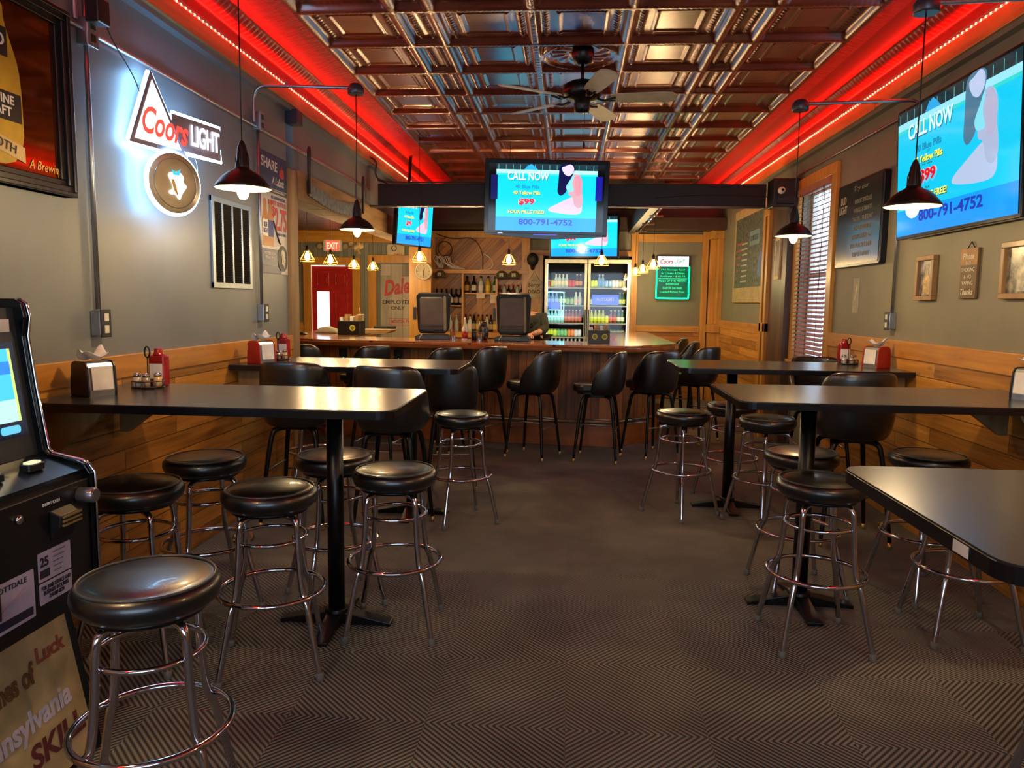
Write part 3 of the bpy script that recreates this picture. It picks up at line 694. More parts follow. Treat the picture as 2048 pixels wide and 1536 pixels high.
# ------------------------------------------------------------------ black beam, fan, track
bm_ = thing('crossbeam', 'black box beam spanning the room in front of the bar', 'beam', (0, 8.2, 2.65))
MB().box(-2.1, 2.05, 0, .2, -.115, .115).build('beam_box', mt('black_beam_paint', C('#0e1016'), .45, spec=.3), bm_, bevel=.006)
MB().tube([(-2.2, -.03, -.13), (2.04, -.03, -.125)], .012, 8).build('conduit', steel, bm_)
MB().tube(arc([(-2.1, -.01, .15), (-1.9, -.03, .08), (-1.6, -.02, .13), (-1.2, 0, .125), (-.6, 0, .128)], 3), .007, 6).build('cable', cordm, bm_)
MB().tube(arc([(-2.2, -.1, .4), (-2.08, -.08, .34), (-2.12, -.06, .2), (-2.05, -.04, .12), (-1.5, -.03, .12)], 3), .01, 6).build('cable', cordm, bm_)
MB().tube(arc([(2.1, -.01, -.02), (1.5, -.01, .01), (.9, -.01, -.03)], 2), .004, 5).build('cable', cordm, bm_)
lb = tag(MB().box(2.06, 2.32, 7.95, 8.2, 2.5, 2.79).box(2.1, 2.28, 7.93, 7.95, 2.53, 2.76).build('speaker', blackpl, bevel=.008), 'black speaker box at the right end of the beam', 'speaker')
cam_ = thing('security_camera', 'white dome security camera on the speaker at the beam end', 'camera', (2.13, 7.932, 2.66))
MB().lathe([(.035, 0), (.036, .02), (.03, .045), (.012, .06)], 20, M=Matrix.Rotation(PI/2, 4, 'X')).build('dome', whitepl, cam_)
MB().lathe([(.014, 0), (.012, .01)], 14, (0, 0, .06), M=Matrix.Rotation(PI/2, 4, 'X')).build('lens', blackgl, cam_)
sp = thing('track_light', 'dark beam with chrome track fittings running back above the bar right side', 'track light', (.98, 10.05, 2.66))
MB().box(-.1, .0, -1.6, 1.6, -.1, .1).build('beam_box', mt('blue_black_paint', C('#2a3440'), .5), sp)
m = MB(); m.tube([(.03, -1.5, -.1), (.03, 1.5, -.1)], .014, 8)
for y in (-.9, 0, 1.0): m.tube([(-.04, y, -.12), (.12, y, -.12)], .012, 8); m.lathe([(.03, -.02), (.03, .02)], 12, (.03, y, -.11))
m.build('chrome_track', chrome, sp)
fan = thing('ceiling_fan', 'black ceiling fan with five pale blades under the tin medallion', 'fan', (.065, 5.45, 0))
MB().lathe([(.075, 3.26), (.078, 3.22), (.06, 3.17), (.03, 3.15)], 28).build('canopy', black, fan)
MB().lathe([(.013, 3.02), (.013, 3.16)], 12).build('downrod', black, fan)
MB().lathe([(.03, 3.04), (.09, 3.035), (.135, 3.01), (.14, 2.95), (.11, 2.92), (.06, 2.91), (.055, 2.86), (.05, 2.83), (.01, 2.825)], 32).build('motor_housing', black, fan)
for k in range(5):
    a = math.radians(-3+72*k)
    M = Matrix.Rotation(a, 4, 'Z')
    MB().tube([(.1, 0, 2.925), (.16, .012, 2.905), (.235, .03, 2.92)], .008, 6, False, M).tube([(.1, 0, 2.925), (.16, -.012, 2.905), (.235, -.03, 2.92)], .008, 6, False, M).build('blade_iron', black, fan)
    M2 = M @ Matrix.Translation((.2, 0, 2.925)) @ Matrix.Rotation(D(-13), 4, 'X')
    MB().prism([(0, -.05), (.1, -.06), (.36, -.068), (.42, -.06), (.45, -.03), (.455, 0), (.45, .03), (.42, .06), (.36, .068), (.1, .06), (0, .05)], -.004, .004, 'z', False, M2).build('blade', mt('pale_fan_blade', C('#b9ae90'), .45), fan)
MB().tube([(.02, -.02, 2.83), (.02, -.02, 2.62)], .0015, 5).lathe([(.006, 2.58), (.01, 2.6), (.004, 2.63)], 8, (.02, -.02, 0)).build('pull_chain', black, fan)

# ------------------------------------------------------------------ pendant lamps
bulbm = em('filament_bulb', (1, .66, .26, 1), 22)
def bulb(parent, z, s=1):
    MB().lathe([(.012, 0), (.013, -.02), (.022, -.045), (.027, -.066), (.023, -.085), (.012, -.1), (.001, -.104)] if s == 1 else [(.011, 0), (.014, -.02), (.027, -.05), (.03, -.075), (.02, -.1), (.001, -.11)], 16, (0, 0, z)).build('bulb', bulbm, parent)
def shade_lamp(label, x, y, z, wx, wz):
    t = thing('pendant_lamp', label, 'pendant lamp', (x, y, z), 0, 'bronze barn shade pendants'); s = 1 if wx > 0 else -1
    MB().lathe([(.121, 0), (.123, .004), (.112, .02), (.09, .048), (.062, .07), (.04, .08), (.03, .09)], 40, cap=False).build('lamp_shade', lampm, t)
    MB().lathe([(.119, .001), (.109, .018), (.087, .045), (.06, .066), (.038, .076), (.02, .08)], 40, cap=False).build('shade_lining', lampin, t)
    MB().lathe([(.03, .085), (.031, .1), (.024, .13), (.021, .175), (.012, .2), (.005, .21)], 20).build('socket', lampm, t)
    g = MB()
    for k in range(4): a = k*PI/2; g.tube([(.03*math.cos(a), .03*math.sin(a), .07), (.03*math.cos(a), .03*math.sin(a), .13), (.012*math.cos(a), .012*math.sin(a), .19)], .003, 5)
    g.build('socket_cage', lampm, t)
    bulb(t, .055)
    ct = wz-z
    MB().tube([(0, 0, .19), (0, 0, ct)], .003, 6).build('cord', cordm, t)
    MB().lathe([(.05, ct-.035), (.055, ct-.03), (.055, ct+.01), (.035, ct+.035), (.01, ct+.037)], 24).build('canopy', mt('grey_canopy', C('#4c4c54'), .35, .6), t)
    p = arc([(0+s*.05, 0, ct+.012), (wx-x-s*.2, 0, ct+.03), (wx-x-s*.03, 0, ct+.03), (wx-x-s*.03, 0, ct-.2), (wx-x-s*.03, 0, 2.72-z)], 3)
    MB().tube(p, .0115, 8).build('conduit_arm', steel, t)
    light('POINT', 'bulb_glow', (0, 0, -.035), BULB*1.3, WARM, .035, parent=t)
shade_lamp('bronze barn pendant over the near left table, below the white neon sign', -1.455, 3.3, 1.985, LX, 2.93)
shade_lamp('bronze barn pendant over the far left table, in front of the rough header', -1.48, 5.2, 1.985, LX, 2.93)
shade_lamp('bronze barn pendant over the middle right table, in front of the huge screen', 1.555, 3.6, 1.955, RX, 2.83)
shade_lamp('bronze barn pendant over the far right table, in front of the blind', 1.52, 5.3, 1.97, RX, 2.83)
shade_lamp('bronze barn pendant over the nearest right table, beyond the photo edge', 1.56, 1.6, 1.96, RX, 2.83)
shade_lamp('bronze barn pendant added unseen above the arcade machine to light the foreground', -1.46, 1.3, 1.985, LX, 2.93)  # no lamp known here; this unseen pendant is added to brighten the foreground
def cage_lamp(ln):
    t = thing('cage_pendant', '', 'pendant lamp')
    m = MB()
    for k in range(6):
        a = k*PI/3; q = [(.018, .05), (.03, .03), (.078, -.055), (.08, -.08)]
        m.tube([(r*math.cos(a), r*math.sin(a), z) for r, z in q], .0022, 5)
    m.torus(.08, .0024, -.055, 24, 5); m.torus(.08, .0024, -.08, 24, 5); m.build('wire_cage', mt('gold_wire', C('#b08a3c'), .35, .7), t)
    MB().lathe([(.016, .03), (.018, .045), (.014, .085), (.006, .095)], 14).build('socket', lampm, t)
    bulb(t, .035, 2)
    MB().tube([(0, 0, .09), (0, 0, ln)], .0028, 5).build('cord', cordm, t)
    return t
cl = cage_lamp(.6); cl2 = cage_lamp(1.27); cl3 = None
cages = [(-2.9, 8.2, 2.0, 'wire cage pendant farthest left, beside the wall post'), (-2.83, 8.8, 2.0, 'wire cage pendant in front of the exit sign'), (-2.88, 9.95, 2.0, 'wire cage pendant over the top right of the red door'), (-2.74, 10.4, 2.0, 'wire cage pendant at the left casing of the white sign door'),
 (-1.62, 8.1, 2.0, 'wire cage pendant just above the round clock'), (-.68, 8.5, 2.0, 'wire cage pendant between back bar shelves and beer cooler, below the central screen'), (.36, 8.5, 2.0, 'wire cage pendant in front of the right cooler door'),
 (1.01, 9.2, 2.0, 'wire cage pendant closest to the green menu sign'), (1.0, 10.4, 2.0, 'middle of the three pendants at the right edge of the cooler'), (.98, 11.3, 2.0, 'leftmost and farthest of the three pendants by the cooler edge')]
for i, (x, y, z, lb_) in enumerate(cages):
    if i == 0: cl.location = (x, y, z); cl['label'] = lb_; cl['group'] = 'wire cage pendants around the bar'; o = cl
    elif i == 4: cl2.location = (x, y, z); cl2['label'] = lb_; cl2['group'] = cl['group']
    else: o = dup(cl if i < 4 or i > 6 else cl2, (x, y, z), i*.3, lb_, 'wire cage pendants around the bar')
for x, y, z, _l in cages: light('POINT', 'cage_bulb_glow', (x, y, z-.05), BULB*2.2, WARM, .035)

# ------------------------------------------------------------------ conduits and outlets
def conduit(label, pts, r=.0115, cl_=None):
    return tag(MB().tube(pts, r, 8).build('conduit', cl_ or steel), label, 'conduit')
conduit('long steel conduit running level along the left wall', [(LX+.02, -2, 2.7), (LX+.02, 8.15, 2.7)])
conduit('vertical steel conduit on left wall above the near outlet', [(LX+.02, 3.385, 1.44), (LX+.02, 3.385, 3.0)])
conduit('vertical steel conduit on left wall beside the price poster', [(LX+.02, 5.28, 1.46), (LX+.02, 5.28, 2.7)])
conduit('long steel conduit along the right wall above the blind', [(RX-.02, 5.4, 2.83), (RX-.02, 8.1, 2.83)])
conduit('vertical steel conduit on right wall under the screen corner', [(RX-.02, 5.58, 1.46), (RX-.02, 5.58, 2.85)])
def outlet(label, loc, rz, hi=False):
    t = thing('outlet_box', label, 'outlet', loc, rz, 'surface outlet boxes on the side walls')
    MB().box(-.035, .035, -.05, 0, -.06, .06).build('box', steel, t, bevel=.004)
    f = blackpl if not hi else steel
    MB().box(-.04, .04, -.057, -.05, -.066, .066).build('face_plate', f, t, bevel=.003)
    for z in (-.028, .028): slab('socket', whitepl if not hi else blackpl, t, -.016, .016, z-.018, z+.018, -.057, .003)
outlet('outlet box under the conduit behind the near left napkin holder', (LX, 3.385, 1.375), LW)
outlet('outlet box under the conduit below the price poster', (LX, 5.28, 1.40), LW)
outlet('outlet box on the right wall under the smoking sign conduit', (RX, 5.58, 1.40), RWZ)
outlet('high outlet box on left wall with a black adapter plugged in', (LX, 3.385, 2.69), LW, True)
outlet('high outlet box on left wall above the price poster', (LX, 5.28, 2.74), LW, True)
ad = thing('power_adapter', 'black power adapter with a thin cord running down to the neon sign', 'adapter', (0, 0, 0)); MB().box(LX+.055, LX+.12, 3.33, 3.42, 2.72, 2.83).build('housing', blackpl, ad, bevel=.006)
MB().tube(arc([(LX+.1, 3.4, 2.75), (LX+.08, 3.5, 2.68), (LX+.06, 3.68, 2.6), (LX+.05, 3.78, 2.5)], 2), .003, 5).build('power_cord', cordm, ad)
tag(MB().box(LX, LX+.1, 5.85, 5.97, 2.86, 2.97).build('junction_box', mt('dark_blue_box', C('#1c2638'), .4), bevel=.006), 'small dark box below the cove beam on the left wall', 'box')

# ------------------------------------------------------------------ left wall: neon signs, mirror, vent, poster
NW = em('neon_white_blue', (.3, .62, 1, 1), 34); FW = em('sign_face_white', (1, .93, .93, 1), 1.5)
t = thing('neon_beer_sign', 'glowing white mountain neon beer sign with red script lettering', 'neon sign', (LX+.1, 3.96, 2.425), D(78)); t.scale = (.84,)*3
mtn = [(-.34, -.17), (.1, -.17), (-.165, .25)]
def inset(p, k):
    cx = sum(a for a, b in p)/len(p); cz = sum(b for a, b in p)/len(p); return [(cx+(a-cx)*k, cz+(b-cz)*k) for a, b in p]
MB().prism(inset(mtn, 1.1), -.004, .02, 'y').box(.0, .47, -.004, .02, -.155, .06).build('back_panel', mt('sign_back_grey', C('#7c7480'), .4), t)
poly('mountain_face', FW, t, inset(mtn, .9), -.006)
out = inset(mtn, 1.12); pts = []
for i in range(3):
    a, b = Vector(out[i]), Vector(out[(i+1) % 3])
    for k in range(12): q = a.lerp(b, .04+k*.92/11); pts.append((q.x, .012, q.y))
MB().tube(pts, .011, 8, True).build('neon_outline', NW, t)
MB().tube([(.02, .012, .075), (.48, .012, .075), (.49, .012, -.16), (.06, .012, -.17)], .009, 8).build('neon_outline', NW, t)
text('Coors', .4, .17, em('neon_red', (1, .06, .04, 1), 1.2), -.06, -.035, -.012, t, shear=.3, bold=.02, rot=-.05)
text('LIGHT', .28, .135, em('neon_letters', (.9, .95, 1, 1), 3.), .31, -.04, -.012, t, bold=.01)
t2 = thing('neon_hockey_sign', 'round glowing hockey team neon sign hanging below the mountain sign', 'neon sign', (LX+.12, 3.93, 2.105), D(66)); t2.scale = (.92,)*3
MB().lathe([(.168, -.006), (.17, 0), (.17, .012), (.1, .014)], 48, M=Matrix.Rotation(PI/2, 4, 'X')).build('disc', mt('sign_disc_taupe', C('#9c9078'), .4), t2)
MB().torus(.178, .009, 0, 56, 8, M=Matrix.Translation((0, .008, 0)) @ Matrix.Rotation(PI/2, 4, 'X')).build('neon_ring', NW, t2)
MB().torus(.14, .003, 0, 48, 6, M=Matrix.Translation((0, -.015, 0)) @ Matrix.Rotation(PI/2, 4, 'X')).build('groove_ring', steel, t2)
pe = em('penguin_white', (1, .97, .92, 1), 1.8)
poly('emblem', pe, t2, [(-.06, .05), (.02, .07), (.055, .04), (.045, .01), (.075, -.01), (.05, -.04), (.035, -.06), (.02, -.1), (-.01, -.06), (-.04, -.07), (-.055, -.05), (-.02, -.035), (-.03, 0)], -.018)
poly('emblem_detail', em('penguin_blue', C('#2fa8c8'), 1.2), t2, [(-.03, .075), (0, .06), (.03, .085), (.02, .045), (-.02, .045)], -.021)
poly('emblem_detail', mt('penguin_gold', C('#b89a50'), .5), t2, [(-.035, .02), (-.015, .02), (.0, -.03), (.01, -.08), (-.02, -.04)], -.021)
cr = MB()
for x in (-.1, .1): cr.tube([(x, 0, .14), (x, .01, .3)], .0015, 5)
cr.tube(arc([(.12, .01, .1), (.16, .02, 0), (.19, .02, .12), (.15, .02, .2)], 2), .003, 5); cr.build('hanging_chain', steel, t2)
# mirror
t = thing('framed_mirror', 'black framed beer mirror with a bottle picture on the left wall', 'mirror', (LX, 2.74, 2.32), LW)
MB().box(-.44, .44, -.03, -.005, -.37, .37).build('mirror_glass', mt('copper_mirror', C('#8c4a26'), .06, .9, .3, 3), t)
for i, (wd, y0, y1) in enumerate(((.07, -.045, 0), (.045, -.06, 0), (.02, -.07, 0))):
    m = MB(); a, b = .47, .39
    m.ring(-a, a, -b, b, wd, y0, y1)
    m.build('frame', mt('black_wood_frame', C('#0e0c0e'), .3), t, bevel=.004)
bt = [(-.12, -.31), (.2, -.31), (.2, .05), (.15, .17), (.12, .24), (.12, .31), (-.04, .31), (-.04, .24), (-.07, .17), (-.12, .05)]
poly('bottle_picture', mt('bottle_gold', C('#b09020'), .4), t, bt, -.031)
slab('bottle_label', mt('label_black', C('#16130f'), .4), t, -.11, .19, -.14, -.03, -.0325); slab('bottle_label', mt('label_black', C('#16130f'), .4), t, -.04, .13, .1, .21, -.0325)
text('MGD', .15, .05, white, .04, .16, -.035, t, bold=.02); text('GENUINE', .2, .035, white, .05, -.06, -.035, t, bold=.02); text('DRAFT', .15, .035, white, .06, -.105, -.035, t, bold=.02)
poly('bottle_ribbon', mt('ribbon_tan', C('#b8a070'), .5), t, [(-.12, -.16), (.2, -.23), (.2, -.29), (-.12, -.22)], -.033); text('SMOOTH', .22, .035, BLKT, .04, -.225, -.036, t, rot=-.2)
text('A Brewing', .2, .05, mt('gold_ink', C('#d0a050'), .4), .32, -.29, -.032, t, shear=.3)
# vent
t = thing('wall_vent', 'louvred grey metal vent grille on the left wall', 'vent', (LX, 4.855, 1.85), LW)
fm = MB()
for x in (-.29, -.155, -.012, .13, .255): fm.box(x, x+.034 if abs(x) > .2 else x+.02, -.016, 0, -.285, .285)
fm.box(-.29, .29, -.017, 0, .25, .285); fm.box(-.29, .29, -.017, 0, -.285, -.25); fm.build('frame', steel, t, bevel=.002)
MB().box(-.27, .27, -.002, 0, -.27, .27).build('duct_backing', mt('vent_dark', C('#070707'), .8), t)
lv = MB()
for i in range(32):
    lv.box(-.255, .255, -.0015, .0015, -.008, .008, Matrix.Translation((0, -.008, -.245+i*.0158)) @ Matrix.Rotation(D(40), 4, 'X'))
lv.build('louvre', mt('louvre_dark', C('#26241f'), .5, .5), t)
# poster
t = thing('price_poster', 'tall beer price poster with two bottles beside the post', 'poster', (LX+.005, 5.58, 2.13), LW)
slab('sheet', mt('poster_paper', C('#b4b4bc'), .4), t, -.255, .255, -.44, .44, 0, .002)
NV = mt('poster_navy', C('#232a5e'), .4)
slab('blue_panel', NV, t, -.255, .255, .19, .44, -.002, .001); slab('blue_panel', NV, t, -.255, .12, -.44, -.26, -.002, .001)
text('SHARE', .3, .075, white, -.08, .36, -.004, t, bold=.02, rot=-.03); text('A Labatt', .24, .06, white, .08, .25, -.004, t, shear=.3, bold=.01)
poly('maple_leaf', REDT, t, [(.1, .3), (.12, .35), (.14, .34), (.15, .4), (.17, .35), (.2, .36), (.19, .32), (.21, .3), (.16, .28)], -.004)
slab('banner_strip', mt('strip_dark', C('#3c3a34'), .5), t, -.255, .255, .155, .185, -.002, .001); text('ENJOY THE GAME RESPONSIBLY', .36, .018, white, .03, .17, -.004, t)
text('ALL SEASON SPECIAL', .28, .022, NV, .08, .125, -.004, t); text('LABATT BOTTLES', .34, .035, REDT, .06, .085, -.004, t, bold=.01)
text('$', .06, .09, REDT, -.02, .02, -.004, t, bold=.02); text('2.75', .23, .17, REDT, .125, -.03, -.004, t, bold=.02)
text('DURING ALL GAMES', .2, .02, NV, .12, -.14, -.004, t)
for x, c1, c2 in ((-.175, '#d8dce8', '#b47a20'), (-.075, '#2a3c8a', '#a86a20')):
    poly('bottle_picture', mt('amber_ink', C('#a8701c'), .4), t, [(x-.05, -.24), (x+.05, -.24), (x+.055, -.05), (x+.03, .02), (x+.02, .1), (x-.02, .1), (x-.03, .02), (x-.055, -.05)], -.003)
    slab('bottle_label', mt('lbl'+c1, C(c1), .5), t, x-.05, x+.05, -.17, -.05, -.0045, .0005)
text('BLUE\nLIGHT', .08, .08, NV, -.175, -.11, -.006, t, bold=.02)
MB().tube([(-.03, -.005, -.05), (.08, -.005, -.2), (.1, -.005, -.21)], .007, 5).build('hockey_stick', BLKT, t)
MB().lathe([(.11, 0), (.11, .002)], 32, M=Matrix.Translation((.15, -.001, -.32)) @ Matrix.Rotation(PI/2, 4, 'X')).build('badge_ring', white, t)
MB().lathe([(.1, 0), (.1, .002)], 32, M=Matrix.Translation((.15, -.0025, -.32)) @ Matrix.Rotation(PI/2, 4, 'X')).build('badge', BLKT, t)
poly('badge_emblem', white, t, [(.11, -.26), (.16, -.25), (.19, -.28), (.18, -.31), (.2, -.33), (.18, -.36), (.17, -.4), (.15, -.36), (.12, -.37), (.13, -.33)], -.006)
poly('badge_emblem', mt('penguin_gold', C('#b89a50'), .5), t, [(.12, -.28), (.15, -.3), (.165, -.36), (.14, -.33)], -.0075)
text('PITTSBURGH\nPENGUINS', .2, .055, white, -.1, -.31, -.004, t, bold=.01); text('PLEASE DRINK RESPONSIBLY', .22, .014, white, -.1, -.38, -.004, t)
# crosscut saw
t = thing('crosscut_saw', 'old two-handled crosscut saw hung on the rough header', 'saw', (LX+.06, 7.0, 2.42), LW)
top, bot = [], []
for i in range(41):
    u = i/40; x = -.82+u*1.64; zb = -.07*math.sin(PI*u)+.03*u; top.append((x, zb+.06)); bot.append((x, zb-.05-(.014 if i % 2 else 0)))
MB().prism(top+bot[::-1], -.003, 0, 'y').build('blade', mt('rusty_blade_steel', C('#6c6a68'), .5, .7, .3, 20), t)
for x, dz in ((-.82, 0), (.82, .03)):
    MB().tube([(x, -.01, dz-.05), (x+.01, -.01, dz+.3), (x+.015, -.01, dz+.33)], [.014, .017, .012], 10).build('handle', mt('dark_handle_wood', C('#241410'), .5), t)

# ------------------------------------------------------------------ right wall: boards and pictures
t = thing('chalkboard', 'large framed beer chalkboard right of the blind', 'chalkboard', (RX, 6.26, 2.165), RWZ)
MB().prism(rrect(-.47, .47, -.345, .345, .03), -.05, 0, 'y').build('frame', mt('board_frame_dark', C('#141825'), .3, .3), t, bevel=.006)
slab('board_face', mt('chalk_face', C('#37372f'), .2, 0, .3, 3, coat=.4), t, -.445, .445, -.32, .32, -.05, .004, .02)
CH = mt('chalk_dust', C('#8a8a7c'), .8)
text('Try our', .3, .05, CH, .05, .27, -.055, t, shear=.2); text('BUD\nLIGHT', .17, .14, mt('bud_ink', C('#a89c8c'), .6), -.32, .17, -.055, t, bold=.02)
for i, s_ in enumerate(('HOUSE SPECIALS', 'WINGS & DRAFTS', 'TACOS - TUESDAY', 'FISH SANDWICH', 'HAPPY HOUR 5-7', 'PIZZA & PITCHER', 'SOUP OF THE DAY')): text(s_, .34+.04*(i % 3), .035, CH, .1, .17-i*.07, -.055, t)
def picture(label, y, z, w, h, c1, c2, kind='photo'):
    t = thing('framed_picture', label, 'picture', (RX, y, z), RWZ, 'small framed photos on the right wall')
    m = MB(); k = .03
    m.ring(-w/2, w/2, -h/2, h/2, k, -.035, 0)
    m.build('frame', wood('oak_frame', C('#6a4a26'), C('#a07a48'), 'z', 'y', None, .5, 0, 12), t, bevel=.003)
    mm = mt('photo_'+c1, C(c1), .25, 0, .9, 18); slab('print', mm, t, -w/2+k, w/2-k, -h/2+k, h/2-k, -.01, .002)
    poly('print_figure', mt('fig_'+c2, C(c2), .4, 0, .5, 25), t, [(-.04, -h/2+k+.01), (.045, -h/2+k+.01), (.05, -.01), (.02, .03), (.025, .07), (-.015, .075), (-.015, .03), (-.045, 0)], -.013)
    return t
picture('small framed sports photo left of the smoking sign', 5.11, 1.69, .24, .29, '#7c7a80', '#a88c50')
picture('framed black and white team photo at right photo edge', 4.07, 1.70, .34, .30, '#6c6c60', '#a8a898')
t = thing('no_smoking_sign', 'hanging wooden sign asking for no smoking and no vaping', 'sign', (RX, 4.59, 1.70), RWZ)
MB().box(-.09, .09, -.018, -.003, -.145, .145).build('plaque', mt('plaque_brown', C('#6a5238'), .6), t, bevel=.002)
slab('plaque_top', mt('plaque_tan', C('#a07844'), .6), t, -.09, .09, .05, .145, -.018, .001)
MB().tube([(-.04, -.01, .145), (0, -.01, .185), (.04, -.01, .145)], .003, 5).build('hanging_ribbon', BLKT, t)
PT = mt('plaque_lettering', C('#d8d0bc'), .6)
for s_, z, w_, h_ in (('Please', .1, .12, .035), ('NO', .06, .05, .022), ('SMOKING', .022, .14, .022), ('& NO', -.018, .08, .022), ('VAPING', -.055, .12, .022)): text(s_, w_, h_, PT, 0, z, -.02, t, bold=.01)
text('Thanks', .14, .035, PT, 0, -.105, -.02, t, shear=.3, bold=.015)
t = thing('paper_notice', 'pale narrow paper with a drawing below the chalkboard', 'notice', (RX, 6.33, 1.59), RWZ); slab('sheet', mt('notice_paper', C('#a8a490'), .7), t, -.065, .065, -.14, .14, -.001, .002); MB().tube([(-.03, -.005, -.08), (0, -.005, 0), (.02, -.005, .08)], .004, 4).build('drawing', mt('notice_line', C('#d8d4c0'), .7), t)
t = thing('scoreboard_poster', 'tall wood framed schedule board on the far right wall', 'board', (RX, 9.9, 2.15), RWZ)
MB().box(-.9, .9, -.04, 0, -.62, .62).build('frame', mt('board_tan', C('#a8946a'), .6), t, bevel=.005)
slab('board_face', mt('chalk_green', C('#4a5248'), .6, 0, .7, 22), t, -.8, .8, -.42, .5, -.04, .003)
slab('board_label', mt('board_label_blue', C('#6a8a94'), .5), t, .0, .5, .1, .28, -.043, .002); text('COORS LIGHT', .4, .07, mt('lbl_dark', C('#24343c'), .5), .25, .19, -.0455, t)
poly('board_drawing', mt('drawing_blue', C('#3a5a9c'), .5), t, [(.45, -.3), (.65, -.3), (.7, -.1), (.6, .05), (.48, -.08)], -.044)
for k in range(6): slab('board_writing', mt('board_red_chalk', C('#9a4c3c'), .6), t, -.7, -.62+.05*k, -.3+.09*k, -.27+.09*k, -.043, .001)
for k in range(8): slab('board_writing', mt('board_white_chalk', C('#a8a890'), .6), t, -.45+.03*(k % 3), -.1, -.35+.07*k, -.33+.07*k, -.043, .001)
t = thing('hanging_plaque', 'small narrow pale frame on the dark wood post by the blind', 'picture', (2.24, 8.3, 2.0), RWZ); MB().box(-.09, .09, -.02, 0, -.22, .22).build('frame', mt('pale_frame', C('#c8b890'), .5), t); slab('print', mt('print_dark', C('#5c5448'), .4), t, -.065, .065, -.19, .19, -.02, .002)

# ------------------------------------------------------------------ green menu sign, exit sign and side room pieces
t = thing('led_menu_sign', 'glowing green LED menu board on the back wall', 'menu sign', (1.615, 11.93, 1.91), 0)
MB().box(-.26, .26, 0, .04, -.335, .335).build('housing', blackpl, t)
slab('board_face', em('menu_green_dark', C('#045a3c'), .8), t, -.235, .235, -.3, .17, 0, .002)
slab('header_panel', em('menu_header', (.85, 1, .97, 1), .85), t, -.24, .24, .17, .33, 0, .003)
GN = em('neon_green', (.0, 1, .17, 1), 3.6)
m = MB(); m.tube([(-.25, -.01, .17), (-.25, -.01, -.32)], .011, 6); m.tube([(.25, -.01, .17), (.25, -.01, -.32)], .011, 6); m.tube([(-.25, -.01, -.32), (.25, -.01, -.32)], .013, 6); m.build('neon_outline', GN, t)
text('Coors', .2, .07, REDT, -.1, .25, -.006, t, shear=.3, bold=.02); text('LIGHT', .16, .06, mt('menu_grey', C('#6a8a9c'), .5), .1, .25, -.006, t)
GT = em('menu_text', C('#2cf090'), 1.1)
for s_, z, w_ in (('Hot Sausage Sand', .12, .36), ('w/ Cheese & Onion', .07, .36), ('Kielbasy - $10.75', .02, .38), ('PIZZA OF THE MONTH', -.05, .42), ('BARBEQUE', -.1, .2), ('SOUP OF THE WEEK', -.16, .3), ('Loaded Potato Tots', -.22, .38)): text(s_, w_, .032, GT, 0, z, -.004, t)
slab('divider_line', GT, t, -.22, .22, -.02, -.014, -.002, .001)
t = thing('exit_sign', 'lit red exit sign with two lamp heads above the red door', 'exit sign', (-3.79, 11.93, 2.36), 0)
MB().prism(rrect(-.15, .15, -.09, .09, .03), -.04, .03, 'y').build('housing', whitepl, t)
slab('lit_face', em('exit_red', (1, .06, .03, 1), 1.6), t, -.11, .11, -.07, .08, -.04, .002); text('EXIT', .19, .1, em('exit_text', (1, .35, .2, 1), 1.6), 0, 0, -.043, t, bold=.03)
for s in (-1, 1): MB().lathe([(.02, -.03), (.045, 0), (.04, .03)], 16, (0, 0, 0), M=Matrix.Translation((s*.21, -.02, -.01)) @ Matrix.Rotation(PI/2, 4, 'X')).build('lamp_head', mt('lamp_head', C('#b8a880'), .3, .4), t)
t = thing('wall_ornament', 'small cream figure ornament on the wall right of the exit sign', 'ornament', (-3.42, 11.95, 2.33)); MB().prism([(-.12, .08), (-.04, .12), (.06, .09), (.13, .1), (.13, .0), (.06, -.03), (.1, -.09), (.0, -.12), (-.03, -.02), (-.1, 0)], -.03, 0, 'y').build('figure', mt('ornament_cream', C('#b8a070'), .6, 0, .8, 14), t, bevel=.01)
t = thing('sales_sign', 'small cream sign with a drawing above the white sign door', 'sign', (-2.77, 11.95, 2.29)); slab('plate', mt('sign_cream', C('#c8b890'), .5), t, -.14, .14, -.1, .1, 0, .01, .02); text('DAILY', .13, .04, REDT, .04, -.06, -.013, t, bold=.02); MB().torus(.04, .006, 0, 20, 5, M=Matrix.Translation((-.03, -.013, .04)) @ Matrix.Rotation(PI/2, 4, 'X')).build('drawing', BLKT, t)
t = thing('wall_clock', 'round cream wall clock on the wood post behind the bar', 'clock', (-2.165, 11.15, 1.94)); RX90 = Matrix.Rotation(PI/2, 4, 'X')
MB().lathe([(.13, -.02), (.132, .01), (.122, .035), (.108, .03), (.105, .018)], 40, M=RX90, cap=False).build('rim', mt('clock_cream', C('#cfc3a0'), .4), t)
MB().lathe([(.109, .005), (.109, .02)], 40, M=RX90).build('dial', mt('clock_dial', C('#b8ac88'), .5), t)
MB().box(-.004, .004, -.03, -.026, -.07, .01).box(-.003, .003, -.034, -.031, -.01, .05, Matrix.Rotation(.35, 4, 'Y')).build('hand', BLKT, t)
m = MB()
for k in range(12): a = k*PI/6; m.box(-.003, .003, -.025, -.021, .08, .092, Matrix.Rotation(a, 4, 'Y'))
m.build('hour_marks', BLKT, t)
struct(MB().box(LX-.16, LX+.17, 11.17, 11.25, 0, 2.3).build('trim_29', PINEZ))

